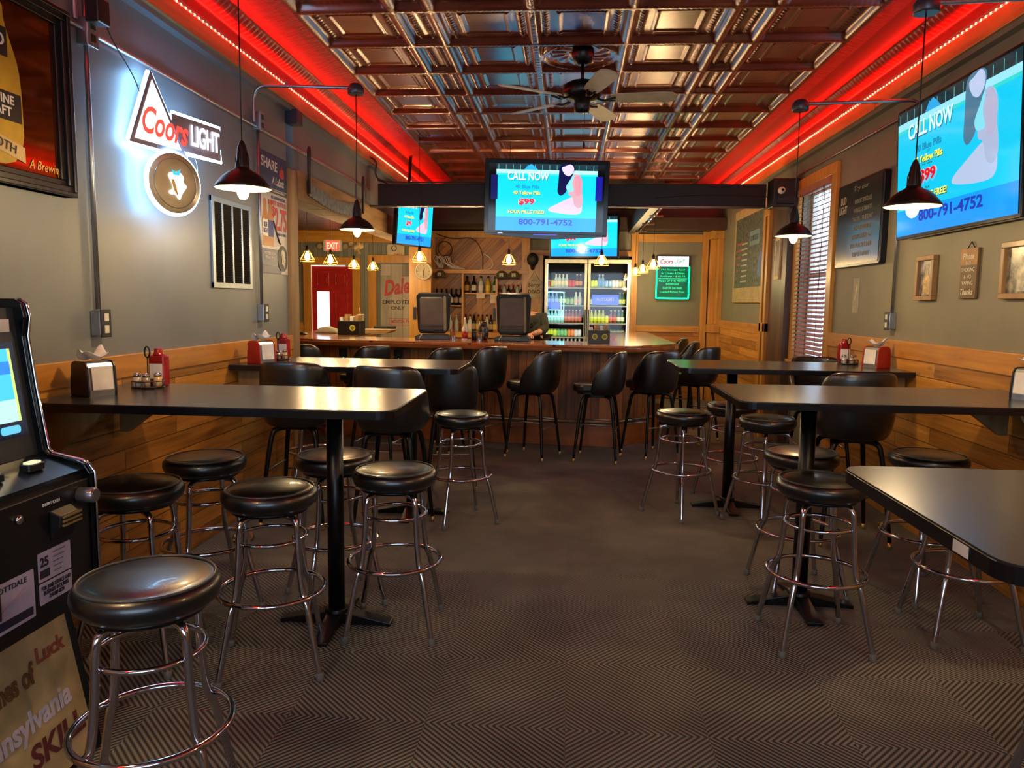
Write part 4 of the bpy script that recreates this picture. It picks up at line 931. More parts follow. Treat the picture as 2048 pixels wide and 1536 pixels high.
# ------------------------------------------------------------------ back bar
bb = thing('back_bar_shelving', 'diagonal plank back bar with shelves and dividers behind the registers', 'shelving', (-1.4, 11.9, 0))
MB().box(-.72, .72, 0, .04, 1.0, 2.6).build('back_panel', DIAG, bb)
MB().box(-.78, .78, -.28, .04, 1.93, 1.99).build('shelf', PINEX, bb, bevel=.004)
MB().box(-.22, .27, -.22, 0, 1.615, 1.635).build('shelf', PINEX, bb); MB().box(-.74, -.26, -.22, 0, 1.42, 1.44).build('shelf', PINEX, bb); MB().box(.27, .72, -.22, 0, 1.53, 1.55).build('shelf', PINEX, bb)
for x in (-.76, -.25, .28, .73): MB().box(x-.014, x+.014, -.25, .02, 1.0, 1.94).build('divider', PINEZ, bb)
MB().box(-.05, .03, -.012, 0, 1.1, 1.61).build('batten', PINEZ, bb)
MB().box(-.8, .8, -.5, 0, .95, 1.03).build('counter', PINEX, bb); MB().box(-.78, .78, -.45, 0, 0, .95).build('base_cabinet', DARKW, bb)
MB().box(-.78, -.72, -.05, .02, 1.99, 2.5).box(.66, .78, -.05, .02, 1.99, 2.5).box(-.78, .78, -.05, .02, 2.5, 2.6).build('frame', PINEZ, bb)
tag(MB().box(-2.18, -1.22, 10.9, 11.5, 2.62, 2.84).build('equipment_shelf', mt('shelf_black_brown', C('#17120d'), .6)), 'dark hanging shelf with electronics above the back bar', 'shelf')
tag(MB().prism(rrect(-1.75, -1.3, 10.95, 11.3, .03), 2.842, 2.9).build('cable_modem', blackpl, bevel=.01), 'black electronics box on the dark hanging shelf', 'electronics')
# glow ornaments / caps
def cap(label, x, z):
    t = thing('camo_cap', label, 'cap', (x, 11.53, z), 0, 'camouflage caps hung on the back bar')
    CM = mt('camo_cloth', C('#4c4a30'), .8, 0, .9, 60)
    MB().lathe([(.085, -.04), (.085, 0), (.075, .04), (.045, .07), (.001, .08)], 20).build('crown', CM, t)
    MB().prism([(-.07, -.06), (.07, -.06), (.08, -.1), (.04, -.15), (-.04, -.15), (-.08, -.1)], -.045, -.035).build('visor', mt('visor_dark', C('#26241a'), .7), t)
    slab('front_patch', mt('cap_patch', C('#b8b098'), .6), t, -.03, .03, -.02, .035, -.078, .006)
cap('camouflage cap hanging on the left side of the back bar', -1.98, 1.9); cap('camouflage cap hanging right of the middle shelf bottles', -1.03, 1.9); cap('camouflage cap hanging nearest the closed sign', -.84, 1.9)
# bottles
def bottle_proto(name, glassc, labelc, capc, kind, cat):
    t = thing(name, '', cat)
    if kind == 'beer': pr = [(.028, 0), (.031, .004), (.031, .115), (.027, .138), (.0145, .168), (.0125, .2), (.0135, .205)]; lb_ = (.032, .035, .1); cp = (.015, .2, .214)
    elif kind == 'liquor': pr = [(.036, 0), (.039, .005), (.039, .16), (.033, .185), (.016, .205), (.014, .26)]; lb_ = (.04, .04, .13); cp = (.017, .25, .285)
    else: pr = [(.026, 0), (.031, .006), (.031, .112), (.027, .122)]; lb_ = (.0316, .02, .1); cp = (.0265, .12, .124)
    MB().lathe(pr, 14).build('body', mt('b'+glassc, C(glassc), .12 if kind != 'can' else .3, .0 if kind != 'can' else .5), t)
    MB().lathe([(lb_[0], lb_[1]), (lb_[0]+.0005, lb_[1]+.001), (lb_[0]+.0005, lb_[2]), (lb_[0], lb_[2]+.001)], 14).build('paper_label', mt('l'+labelc, C(labelc), .5), t)
    MB().lathe([(cp[0], cp[1]), (cp[0], cp[2])], 12).build('cap' if kind != 'can' else 'lid', mt('c'+capc, C(capc), .35, .4), t)
    return t
PR = {}
def put(kind, gc, lc, cc, x, y, z, label, group, cat='bottle', sc=1.):
    key = (kind, gc, lc, cc); nm = {'beer': 'beer_bottle', 'liquor': 'liquor_bottle', 'can': 'beer_can'}[kind]
    if key not in PR:
        PR[key] = bottle_proto(nm, gc, lc, cc, kind, 'can' if kind == 'can' else cat); o = PR[key]; o.location = (x, y, z); o['label'] = label; o['group'] = group; o.scale = (sc,)*3
    else:
        o = dup(PR[key], (x, y, z), random.random()*6, label, group); o.scale = (sc,)*3
    return o
AM, GR, CL, BK = '#4a230a', '#1e5a20', '#b8c8b8', '#120c0a'
# cooler
ck = thing('beer_cooler', 'tall two-door glass beer cooler lit from inside', 'cooler', (.28, 11.4, 0))
DK = mt('cooler_dark', C('#101210'), .7, spec=.2)
MB().box(-.65, .65, .52, .56, 0, 2.2).box(-.65, -.62, 0, .56, 0, 2.2).box(.62, .65, 0, .56, 0, 2.2).box(-.65, .65, 0, .56, 2.12, 2.2).box(-.65, .65, 0, .56, 0, .3).box(-.012, .012, .06, .54, .3, 2.12).build('cabinet', DK, ck)
for k, z in enumerate((1.737, 1.468, 1.2, .985)): MB().box(-.62, .62, .06, .5, z-.022, z-.004).build('shelf', mt('shelf_grey', C('#8a8c7c'), .5), ck)
for s in (-1, 1):
    dx = s*.325
    m = MB(); m.box(dx-.318, dx-.28, -.03, .005, .33, 2.09); m.box(dx+.28, dx+.318, -.03, .005, .33, 2.09); m.box(dx-.318, dx+.318, -.03, .005, 2.09, 2.15); m.box(dx-.318, dx+.318, -.03, .005, .25, .33)
    dd = m.build('door', alu, ck, bevel=.003)
    MB().box(dx-.28, dx+.28, -.014, -.01, .33, 2.09).build('door_glass', glass('cooler_glass', gl=.03), dd)
    MB().box(dx-s*.3-.008, dx-s*.3+.008, -.06, -.03, 1.0, 1.4).build('handle', blackpl, dd)
for x in (-.605, -.03, .03, .605): MB().box(x-.006, x+.006, .03, .045, .35, 2.08).build('led_tube', em('cooler_led', (.95, 1, .85, 1), 2.2), ck)
light('AREA', 'cooler_light_left', (-.045, 11.43, 1.25), 1.1, (.95, 1, .82), .5, 1.6, (PI/2, 0, 0)); light('AREA', 'cooler_light_right', (.605, 11.43, 1.25), 1.1, (.95, 1, .82), .5, 1.6, (PI/2, 0, 0))
rows = {
 (0, 'L'): [('can', '#c0b060', '#b02018')]+[('can', '#a8b030', '#c8c840')]+[('beer', CL, '#d8d0a0')]*4+[('can', '#b03018', '#c83020')]*2+[('beer', AM, '#c88030')]*2,
 (0, 'R'): [('can', '#b8d020', '#d0e040')]*2+[('beer', '#6a9ac0', '#5a98d8')]*2+[('can', '#5a90c0', '#88b8e0')]*2+[('can', '#d8d8c8', '#c8d0e0')]*2+[('can', '#a8a870', '#c8c890')]*2,
 (1, 'L'): [('beer', '#5a8ac0', '#88b0e8')]*3+[('beer', GR, '#b8c860')]*2+[('can', '#4a7a3c', '#88a860')]*2+[('beer', CL, '#c8b0a0')]*2,
 (1, 'R'): [('can', '#2c6a38', '#e0e8d0')]*8+[('beer', GR, '#c8d040')]*2,
 (2, 'L'): [('beer', '#90c8c8', '#a8e0d8')]*5+[('beer', '#7a2c18', '#c07050')]*5,
 (2, 'R'): [('beer', '#a8b818', '#c8d820')]*4+[('can', '#c8d848', '#d8e050')]+[('beer', '#6a2c18', '#c86840')]*2+[('beer', GR, '#d8e0c0')]*2,
 (3, 'L'): [('can', '#a8c838', '#c8e048')]*3+[('can', '#48a060', '#78c888')]*3+[('can', '#d87830', '#e09858')]*2+[('can', '#c8d8e0', '#d8e0e8')]*2,
 (3, 'R'): [('can', '#d8d8d0', '#d04030')]*4+[('can', '#388858', '#d8e8e0')]*5}
rn = ('top', 'second', 'third', 'fourth')
for (r, sd), lst in rows.items():
    z = (1.737, 1.468, 1.2, .985)[r]; x0 = -.31 if sd == 'L' else .345; n = len(lst); stp = .53/max(n, 9)
    for i, (kd, g_, l_) in enumerate(lst):
        side = 'left' if sd == 'L' else 'right'
        cn = {'#b02018': 'red and gold', '#c8c840': 'yellow', '#d8d0a0': 'clear, cream-labelled', '#c83020': 'red', '#c88030': 'amber', '#d0e040': 'lime green', '#5a98d8': 'blue', '#88b8e0': 'light blue', '#c8d0e0': 'silver', '#c8c890': 'olive', '#88b0e8': 'pale blue', '#b8c860': 'green', '#88a860': 'short green', '#c8b0a0': 'clear, pink-labelled', '#e0e8d0': 'green and white', '#c8d040': 'green, lime-labelled', '#a8e0d8': 'pale cyan', '#c07050': 'red-brown', '#c8d820': 'bright yellow', '#d8e050': 'pale yellow', '#c86840': 'brown, orange-labelled', '#d8e0c0': 'green, white-labelled', '#c8e048': 'lime', '#78c888': 'mint green', '#e09858': 'orange', '#d8e0e8': 'white', '#d04030': 'white and red', '#d8e8e0': 'dark green'}[l_]
        nn = 'can' if kd == 'can' else 'bottle'
        put(kd, g_, l_, '#c8c8c0' if kd == 'can' else '#d8c8a0', x0+.01+i*stp, 11.52, z-.003, '%s %s on the %s shelf behind the %s cooler door' % (cn, nn, rn[r], side), '%s %ss, %s cooler shelf %s' % (cn, nn, rn[r], side), sc=.93)
for i in range(9): put('beer', CL, '#d8d8c8', '#b8b8b0', -.3+i*.06, 11.52, .74, 'pale bottle on the lowest shelf of the cooler, left door', 'bottles on the lowest cooler shelf')
t = thing('neon_door_sign', 'small cyan neon frame sign inside the left cooler door', 'neon sign', (-.2, 11.43, 1.49))
MB().tube([(p[0], 0, p[1]) for p in rrect(-.13, .13, -.2, .17, .03)], .006, 6, True).build('neon_outline', em('neon_cyan', (.15, .75, 1, 1), 4), t); slab('sign_face', em('neon_blue_face', C('#1048d0'), .9), t, -.1, .07, -.09, .02, .0, .002)
MB().tube([(-.09, -.004, -.1), (.07, -.004, -.1)], .005, 5).tube([(.09, -.004, -.19), (.09, -.004, .1)], .005, 5).build('neon_letters', em('neon_cyan', (.15, .75, 1, 1), 4), t)
t = thing('blue_shelf_banner', 'bright blue beer banner across the right cooler door', 'banner', (.555, 11.43, 1.55)); slab('banner_face', em('banner_blue', C('#1a50e8'), .8), t, -.2, .2, -.075, .075, 0, .003); text('BUD LIGHT', .26, .05, mt('banner_ink', C('#c0d0ff'), .5), 0, .01, -.005, t, bold=.02)
# back bar bottles
LQ = [(AM, '#b89030'), (BK, '#c8c0a0'), (CL, '#d8d8d0'), ('#c8a018', '#d8c828'), (GR, '#b8c8a0')]
for i, (g_, l_) in enumerate(LQ): put('liquor', g_, l_, '#1c1410', -1.6+i*.112, 11.78, 1.635, ('amber', 'black', 'clear', 'yellow', 'green')[i]+' liquor bottle on the middle back bar shelf', 'middle back bar shelf bottles', sc=.93)
for i in range(6): put('liquor', BK, ('#a89880', '#c8c0a8')[i % 2], '#1c1410', -2.08+i*.078, 11.78, 1.44, 'dark liquor bottle on the left back bar shelf', 'left back bar shelf bottles', sc=.9)
for i in range(6): put('liquor', (AM, CL, BK)[i % 3], ('#a84030', '#c8c0b0', '#b08850')[i % 3], '#c83020', -1.08+i*.07, 11.78, 1.55, ('amber', 'clear', 'dark')[i % 3]+' liquor bottle on the right back bar shelf', 'right back bar shelf bottles', sc=.78)
for i in range(8): put('liquor', (AM, CL, BK, '#8a6a30')[i % 4], ('#c8b890', '#e0d8c8', '#a08858', '#c8b068')[i % 4], '#301810', -1.6+i*.066, 11.68, 1.03, ('amber', 'clear', 'dark', 'gold')[i % 4]+' bottle in the speed row between the registers', 'speed row bottles', sc=.95)
for i in range(3): put('liquor', CL, '#b8b8a8', '#c8c8c0', -1.95+i*.1, 11.7, 1.03, 'clear bottle low on the left of the back bar', 'low left back bar bottles', sc=.9)
for x, z, w_, h_, s_ in ((-1.37, 1.585, .13, .06, 'white note card taped to the middle back bar shelf'), (-1.17, 1.545, .09, .13, 'long pale note taped to the middle back bar shelf')):
    t = thing('note_card', s_, 'note', (x, 11.66, z)); slab('card', mt('note_paper', C('#c8bc98'), .7), t, -w_/2, w_/2, -h_/2, h_/2, 0, .002)
t = thing('closed_joke_sign', 'arched hanging sign reading sorry dead beside the cooler', 'sign', (-.53, 11.62, 1.73))
MB().prism([(-.11, -.14), (-.07, -.17), (.07, -.17), (.11, -.14), (.125, .02), (.1, .1), (0, .19), (-.1, .1), (-.125, .02)], -.012, 0, 'y').build('plaque', mt('plaque_cream', C('#b8a880'), .6), t)
text('Sorry', .2, .07, mt('ink_brown', C('#4c4030'), .6), 0, .03, -.014, t, shear=.3, bold=.02); text('DEAD', .18, .055, mt('ink_brown', C('#4c4030'), .6), 0, -.065, -.014, t, bold=.03); text("We're", .1, .03, mt('ink_brown', C('#4c4030'), .6), 0, .1, -.014, t)
MB().tube([(-.09, -.005, .1), (0, -.005, .24), (.09, -.005, .1)], .003, 5).build('hanging_cord', BLKT, t)
struct(MB().box(-.72, -.4, 11.63, 11.9, 0, 2.22).build('trim_30', PINEZ))
t = thing('carved_ornament', 'dark carved ornament hanging above the arched sign', 'ornament', (-.56, 11.58, 2.14)); MB().lathe([(.01, -.15), (.03, -.13), (.04, -.08), (.075, -.05), (.09, .0), (.085, .05), (.05, .1), (.01, .115)], 14).build('carving', mt('carving_dark', C('#2a2620'), .5, .2, .6, 30, .5), t)
tag(MB().box(-.47, -.41, 11.615, 11.63, 1.25, 1.48).build('price_tag', mt('tag_cream', C('#c0a878'), .6)), 'tall paper strip pinned below the arched sign', 'note')
# white cord bundle
m = MB(); random.seed(3)
for k in range(7):
    a = random.uniform(-.1, .1); m.tube(arc([(-2.0+a*.3, 11.7, 2.02), (-2.05+a, 11.66, 2.12+.1*random.random()), (-1.95+a, 11.64, 2.2), (-1.9+a*.5, 11.66, 2.08), (-1.8+.05*k*.6, 11.68, 2.0)], 3), .006, 5)
m.tube(arc([(-1.35, 11.85, 2.25), (-1.25, 11.8, 2.2), (-1.18, 11.78, 2.1), (-1.22, 11.78, 2.0), (-1.4, 11.75, 1.995)], 3), .008, 6)
stuff(tag(m.build('cord_bundle', wcord), 'tangle of white cords lying on top of the back bar shelf', 'cords'))
m = MB(); m.torus(.13, .006, 0, 30, 5, M=Matrix.Translation((-1.97, 11.8, 2.3)) @ RX90); m.torus(.11, .006, 0, 30, 5, M=Matrix.Translation((-1.95, 11.79, 2.32)) @ RX90)
m.tube(arc([(-2.1, 11.8, 2.55), (-1.8, 11.7, 2.45), (-1.5, 11.7, 2.5), (-1.36, 11.82, 2.3), (-1.36, 11.85, 2.0)], 3), .007, 5)
tag(m.build('cable_coil', mt('brown_cable', C('#24180f'), .6)), 'coiled dark cable hanging left on the back bar panel', 'cable')
# registers (seen from behind)
def register(label, x, y, rz):
    t = thing('register_terminal', label, 'register', (x, y, 1.078), rz, 'point of sale screens on the bar'); t.scale = (1.17,)*3
    MB().prism([(-.16, 0), (.16, 0), (.16, .03), (.12, .045), (-.12, .045), (-.16, .03)], -.11, .11, 'y').build('base', blackpl, t, bevel=.004)
    M = Matrix.Translation((0, .02, .05)) @ Matrix.Rotation(D(8), 4, 'X')
    MB().prism([(-.13, 0), (.11, 0), (.15, .05), (.17, .36), (.15, .39), (-.13, .39), (-.16, .36), (-.15, .04)], 0, .05, 'y', False, M).build('screen_shell', blackpl, t, bevel=.01)
    MB().prism(rrect(-.125, .1, .03, .35, .02), -.02, 0, 'y', False, M).build('rear_cover', mt('register_grey', C('#5c5650'), .45), t, bevel=.006)
    MB().prism(rrect(.1, .125, .03, .36, .01), -.02, 0, 'y', False, M).build('side_trim', mt('register_olive', C('#8a8668'), .4), t)
    m = MB()
    for k in range(4): m.box(-.12, .095, -.023, -.02, .04+.015*k, .046+.015*k, M)
    m.build('vent_slots', blackpl, t)
    MB().box(-.19, -.165, -.01, .03, .18, .3).build('card_reader', blackpl, t)
    MB().tube(arc([(-.1, -.1, .02), (-.09, -.13, .06), (-.12, -.12, .005)], 2), .004, 5).build('cable', wcord, t)
register('tall black register screen seen from behind on the left of the bar', -1.5, 8.28, D(3)); register('tall black register screen seen from behind, right, hiding a person', -.6, 8.2, D(-3))
# items on bar
def caddy(label, x, y, rz, s=1.):
    t = thing('napkin_caddy', label, 'caddy', (x, y, 1.078), rz, 'black bar caddies with yellow badges'); t.scale = (s,)*3
    MB().box(-.11, .11, -.07, .07, 0, .006).box(-.11, .11, -.075, -.068, 0, .135).box(-.11, .11, .068, .075, 0, .135).box(-.11, -.104, -.07, .07, 0, .135).box(.104, .11, -.07, .07, 0, .135).build('bin', blackpl, t, bevel=.002)
    for x_ in (.04,) if s > 1 else (-.05, .055):
        MB().lathe([(.03, 0), (.03, .002)], 20, (0, 0, 0), M=Matrix.Translation((x_, -.075, .07)) @ RX90).build('badge', mt('badge_yellow', C('#b8b838'), .5), t)
        MB().lathe([(.018, .002), (.018, .003)], 16, M=Matrix.Translation((x_, -.076, .07)) @ RX90).build('badge_centre', mt('badge_centre', C('#6a7038'), .5), t)
    for k in range(4): MB().box(-.08+k*.04, -.05+k*.04, -.05, .05, .01, .18+.02*(k % 2), Matrix.Rotation(.08*(k-1.5), 4, 'Y')).build('napkin_stack', mt('kraft_napkin', C('#a8875a'), .8) if k % 2 else white, t)
caddy('black caddy stuffed with napkins and menus on the left of the bar', -2.62, 8.92, D(-6), 1.25); caddy('black caddy with two badges on the bar in front of the cooler', .33, 8.02, D(4))
t = thing('drink_cup', 'tall paper cup with straw behind the left bar caddy', 'cup', (-2.62, 9.35, 1.078)); MB().lathe([(.03, 0), (.042, .24), (.044, .245)], 18).build('cup', mt('cup_cream', C('#b8ac88'), .5), t); MB().tube([(0, 0, .2), (-.02, 0, .33)], .004, 5).build('straw', white, t)
m = MB()
for k in range(4): m.box(-2.75+.03*k, -2.3+.02*k, 9.3+.03*k, 9.75, 1.08+.012*k, 1.088+.012*k)
tag(m.build('paper_bag_stack', mt('kraft_paper', C('#a8875a'), .8)), 'stack of folded brown paper bags lying on the bar', 'paper bags')
tag(MB().prism([(-.13, 0), (.13, 0), (.14, .07), (-.14, .07)], -.08, .08, 'y').build('tray', mt('tray_green_black', C('#1c221a'), .4), loc=(-2.5, 10.1, 1.079)), 'dark tray behind the paper bags on the bar', 'tray')
tag(MB().prism([(-.14, 0), (.16, 0), (.12, .05), (.02, .09), (-.08, .07)], -.08, .08, 'y').build('folded_cloth', mt('cloth_grey', C('#8c8678'), .8), loc=(-3.05, 9.3, 1.079), bevel=.02), 'crumpled grey cloth on the bar before the lit door glass', 'cloth')
tag(MB().prism([(-.12, 0), (.12, 0), (.08, .03), (-.08, .035)], -.05, .05, 'y').build('sunglasses_case', blackpl, loc=(-3.22, 8.75, 1.079), bevel=.01), 'small black case on the far left end of the bar', 'case')
def glasst(label, x, y, h=.12): 
    t = thing('drinking_glass', label, 'glass', (x, y, 1.078)); MB().lathe([(.027, 0), (.034, h), (.032, h), (.026, .006)], 18, cap=False).build('tumbler', glass('clear_tumbler', (.85, .88, .88), .6), t); return t
glasst('short clear tumbler on the bar right of the left register', -1.24, 8.02); 
t = glasst('ice-filled glass on the bar between the registers', -.93, 7.85, .1); MB().lathe([(.02, .01), (.027, .07), (.01, .075)], 10).build('ice', mt('ice_white', C('#a8aca8'), .2), t)
t = thing('squeeze_bottle', 'white and red pour bottle on the bar between the registers', 'bottle', (-1.12, 8.1, 1.078)); MB().lathe([(.03, 0), (.033, .01), (.033, .12), (.02, .15), (.012, .17), (.012, .22), (.006, .25)], 18).build('body', whitepl, t); MB().lathe([(.034, .02), (.034, .1)], 18).build('paper_label', redpl, t)
tag(MB().lathe([(.03, 0), (.032, .09), (.02, .1)], 16, (-1.02, 8.12, 1.078)).build('pepper_jar', mt('jar_dark', C('#1c120c'), .4)), 'small dark jar right of the red labelled pour bottle', 'jar')
tag(MB().lathe([(.045, 0), (.06, .05), (.055, .13), (.04, .2), (.03, .21)], 20, (-.93, 8.22, 1.078)).build('ice_bucket', mt('bucket_patterned', C('#4c4640'), .3, .5, .9, 40)), 'dark patterned shaker behind the ice-filled glass', 'shaker')

# ------------------------------------------------------------------ person behind the bar
def person():
    t = thing('person', 'person in a dark shirt bending behind the right register', 'person', (-.45, 9.0, 0))
    P = [(.06, .06, .93), (.05, .04, 1.08), (.03, 0, 1.24), (-.02, -.08, 1.35), (-.08, -.16, 1.36), (-.13, -.22, 1.36),
         (.13, -.06, 1.33), (.17, -.16, 1.18), (.1, -.36, 1.15), (.03, -.42, 1.13),
         (-.17, -.08, 1.32), (-.24, -.2, 1.18), (-.2, -.38, 1.14), (-.14, -.42, 1.13),
         (.1, 0, .88), (.11, .02, .5), (.11, .03, .08), (.11, -.1, .03), (-.1, 0, .88), (-.11, .02, .5), (-.11, .03, .08), (-.11, -.1, .03)]
    Ed = [(0, 1), (1, 2), (2, 3), (3, 4), (4, 5), (3, 6), (6, 7), (7, 8), (8, 9), (3, 10), (10, 11), (11, 12), (12, 13), (0, 14), (14, 15), (15, 16), (16, 17), (0, 18), (18, 19), (19, 20), (20, 21)]
    Rr = [.11, .11, .12, .075, .05, .05, .045, .04, .035, .028, .045, .04, .035, .028, .09, .06, .045, .04, .09, .06, .045, .04]
    def skin(name, pts, ed, rad, m, root=0, sub=2):
        me = bpy.data.meshes.new(name); me.from_pydata(pts, ed, []); me.materials.append(m)
        o = bpy.data.objects.new(name, me); COL.objects.link(o); o.parent = t
        o.modifiers.new('k', 'SKIN'); d = o.modifiers.new('u', 'SUBSURF'); d.levels = d.render_levels = sub
        sv = me.skin_vertices[0].data
        for i, r in enumerate(rad): sv[i].radius = (r, r*.8 if name == 'body' and i < 4 else r)
        sv[root].use_root = True; return o
    SK = mt('skin_tone', C('#b07a5c'), .5)
    skin('body', P, Ed, Rr, SK)
    SH = mt('dark_shirt', C('#22241a'), .8)
    q = [(.06, .06, .91), (.05, .04, 1.08), (.03, 0, 1.24), (-.02, -.08, 1.34), (.13, -.06, 1.33), (.17, -.16, 1.18), (.11, -.31, 1.155), (-.17, -.08, 1.32), (-.24, -.2, 1.18), (-.21, -.33, 1.16)]
    skin('shirt', q, [(0, 1), (1, 2), (2, 3), (3, 4), (4, 5), (5, 6), (3, 7), (7, 8), (8, 9)], [.17, .17, .18, .12, .09, .068, .048, .09, .068, .048], SH)
    tr = [(0, 0, .95), (.1, 0, .86), (.11, .02, .5), (.11, .03, .1), (-.1, 0, .86), (-.11, .02, .5), (-.11, .03, .1)]
    skin('trousers', tr, [(0, 1), (1, 2), (2, 3), (0, 4), (4, 5), (5, 6)], [.16, .105, .075, .06, .105, .075, .06], mt('dark_trousers', C('#14161c'), .8))
    hc = Vector((-.2, -.3, 1.36))
    def ball(name, c, r, m, n=14):
        pr = [(r[0]*math.sin(PI*i/n)+.0005, -r[2]*math.cos(PI*i/n)) for i in range(n+1)]
        mb = MB().lathe(pr, 18, M=Matrix.Translation(c) @ Matrix.Rotation(D(25), 4, 'X') @ Matrix.Diagonal((1, r[1]/r[0], 1, 1))); return mb.build(name, m, t)
    ball('head', hc, (.075, .092, .115), SK); ball('hair', hc+Vector((0, .02, .025)), (.082, .092, .112), mt('brown_hair', C('#2c1c12'), .7))
    ball('nose', hc+Vector((0, -.1, -.01)), (.012, .018, .02), SK)
    for s in (-1, 1): ball('ear', hc+Vector((s*.075, 0, -.01)), (.012, .022, .03), SK); ball('eye', hc+Vector((s*.03, -.083, .015)), (.01, .01, .008), BLKT)
    ball('mouth', hc+Vector((0, -.083, -.055)), (.022, .008, .006), mt('lip', C('#8a4a3c'), .5))
    for s, wx_, wy in ((1, .03, -.42), (-1, -.14, -.42)):
        hp = [(wx_, wy, 1.13), (wx_-s*.005, wy-.04, 1.12), (wx_-s*.01, wy-.075, 1.11)]
        ed = [(0, 1), (1, 2)]; rd = [.024, .03, .028]
        for k in range(4):
            b_ = len(hp); ox = (k-1.5)*.019; L = (.032, .036, .034, .026)[k]
            hp += [(wx_+ox, wy-.09, 1.112), (wx_+ox, wy-.09-L*.6, 1.102), (wx_+ox, wy-.09-L, 1.088)]; ed += [(2, b_), (b_, b_+1), (b_+1, b_+2)]; rd += [.0095, .0085, .007]
        b_ = len(hp); hp += [(wx_-s*.035, wy-.05, 1.115), (wx_-s*.045, wy-.08, 1.105)]; ed += [(1, b_), (b_, b_+1)]; rd += [.011, .009]
        skin('hand', hp, ed, rd, SK)
person()

# ------------------------------------------------------------------ napkin holders, ketchup, shakers
def napkin(label, x, y, rz, red):
    t = thing('napkin_dispenser', label, 'napkin dispenser', (x, y, 1.068), rz, None)
    side = [(-.07, 0), (.07, 0), (.072, .03), (.062, .13), (.05, .148), (.03, .153), (-.03, .153), (-.05, .148), (-.062, .13), (-.072, .03)]
    cm = redpl if red else blackpl
    for s in (-1, 1): MB().prism([(a*(1.02), b) for a, b in side], s*.06-.005, s*.06+.005, 'x').build('side_panel', cm, t, bevel=.003)
    MB().prism([(a*.95, b*.97) for a, b in side], -.056, .056, 'x').build('body', steel, t)
    MB().prism([(-.0715, .025), (-.0765, .03), (-.067, .128), (-.062, .13)], -.045, .045, 'x').build('menu_card', white, t)
    m = MB()
    for k in range(6): m.box(-.038, .038-.006*(k % 2), -.001, .0, .04+.013*k, .043+.013*k, Matrix.Translation((0, -.0795+.00045*k*2.0+.003, 0)) @ Matrix.Rotation(-.09, 4, 'X'))
    m.build('card_print', mt('card_ink', C('#8a7c88'), .6), t)
    V = []; F2 = []; n = 7
    for i in range(n):
        for j in range(n):
            u, v = i/(n-1)-.5, j/(n-1)-.5
            V.append((u*.11+.01*v, v*.09, .165+.035*math.sin(3*u+2*v)*u*2+.012*math.sin(9*v)+(.03 if u > .3 and v > .3 else 0)))
    for i in range(n-1):
        for j in range(n-1): q = i*n+j; F2.append((q, q+1, q+n+1, q+n))
    MB().add(V, F2, True).build('napkin', mt('tissue_white', C('#c8c8c8'), .8), t, solid=.004, sub=1)
napkin('black napkin holder on the near left table at the wall', -2.08, 3.13, D(62), False)
napkin('red napkin holder on the far left table at the wall', -2.06, 4.9, D(58), True)
napkin('red napkin holder on the far right table at the wall', 2.2, 5.5, D(-58), True)
napkin('black napkin holder on the middle right table, cut by the photo edge', 2.22, 3.72, D(-62), False)
def condiments(tx, x, y, sgn=1):
    k = thing('ketchup_bottle', 'red ketchup bottle with white label '+tx, 'ketchup', (x, y+.1, 1.068))
    MB().prism(rrect(-.045, .045, -.028, .028, .02), 0, .15).lathe([(.03, .15), (.02, .165), (.02, .185)], 16).build('bottle', mt('ketchup_red', C('#8c1014'), .25), k, bevel=.006); slab('paper_label', white, k, -.032, .032, .03, .11, -.029, .001)
    t = thing('shaker_caddy', 'wire caddy with a black loop handle '+tx, 'caddy', (x, y, 1.068))
    m = MB(); m.torus(.072, .0025, .008, 28, 5); m.torus(.072, .0025, .035, 28, 5)
    for i in range(10): a = i*PI/5; m.tube([(.072*math.cos(a), .072*math.sin(a), .005), (.072*math.cos(a), .072*math.sin(a), .036)], .002, 4)
    m.box(-.06, .06, -.05, .05, .002, .005); m.build('wire_basket', mt('dark_wire', C('#3a3632'), .3, .8), t)
    MB().tube([(0, 0, .005), (0, 0, .15)], .003, 6).tube([(.013*math.sin(2*PI*i/14), 0, .172-.026*math.cos(2*PI*i/14)) for i in range(14)], .004, 6, True).build('loop_handle', black, t)
    for i, (dx, dy) in enumerate(((-.04, -.025), (.012, -.04), (.045, .005))):
        s = thing('shaker', ('salt shaker, leftmost in the wire caddy ', 'pepper shaker in the middle of the wire caddy ', 'cheese shaker, rightmost in the wire caddy ')[i]+tx, 'shaker', (x+dx, y+dy, 1.074), 0, 'shakers in the wire caddies')
        MB().lathe([(.016, 0), (.019, .01), (.017, .05)], 14).build('jar', mt('shaker_fill%d' % i, C(('#b8b4ac', '#8c7c6c', '#b89c70')[i]), .15, .1), s); MB().lathe([(.0175, .05), (.018, .062), (.01, .068)], 14).build('lid', chrome, s)
condiments('on the near left table', -2.0, 3.42); condiments('on the far left table', -2.05, 5.17); condiments('on the far right table', 2.1, 5.76)
t = thing('wall_outlet', 'low outlet on left plank wall between two stools', 'outlet', (LX+.018, 3.75, .42), LW); slab('cover_plate', blackpl, t, -.035, .035, -.06, .06, 0, .006); slab('socket', whitepl, t, -.015, .015, -.03, .0, -.006, .002)

# ------------------------------------------------------------------ arcade machine
A = thing('arcade_machine', 'black skill game machine with lit screen in left foreground', 'arcade machine', (-1.86, 1.98, 0), D(90))
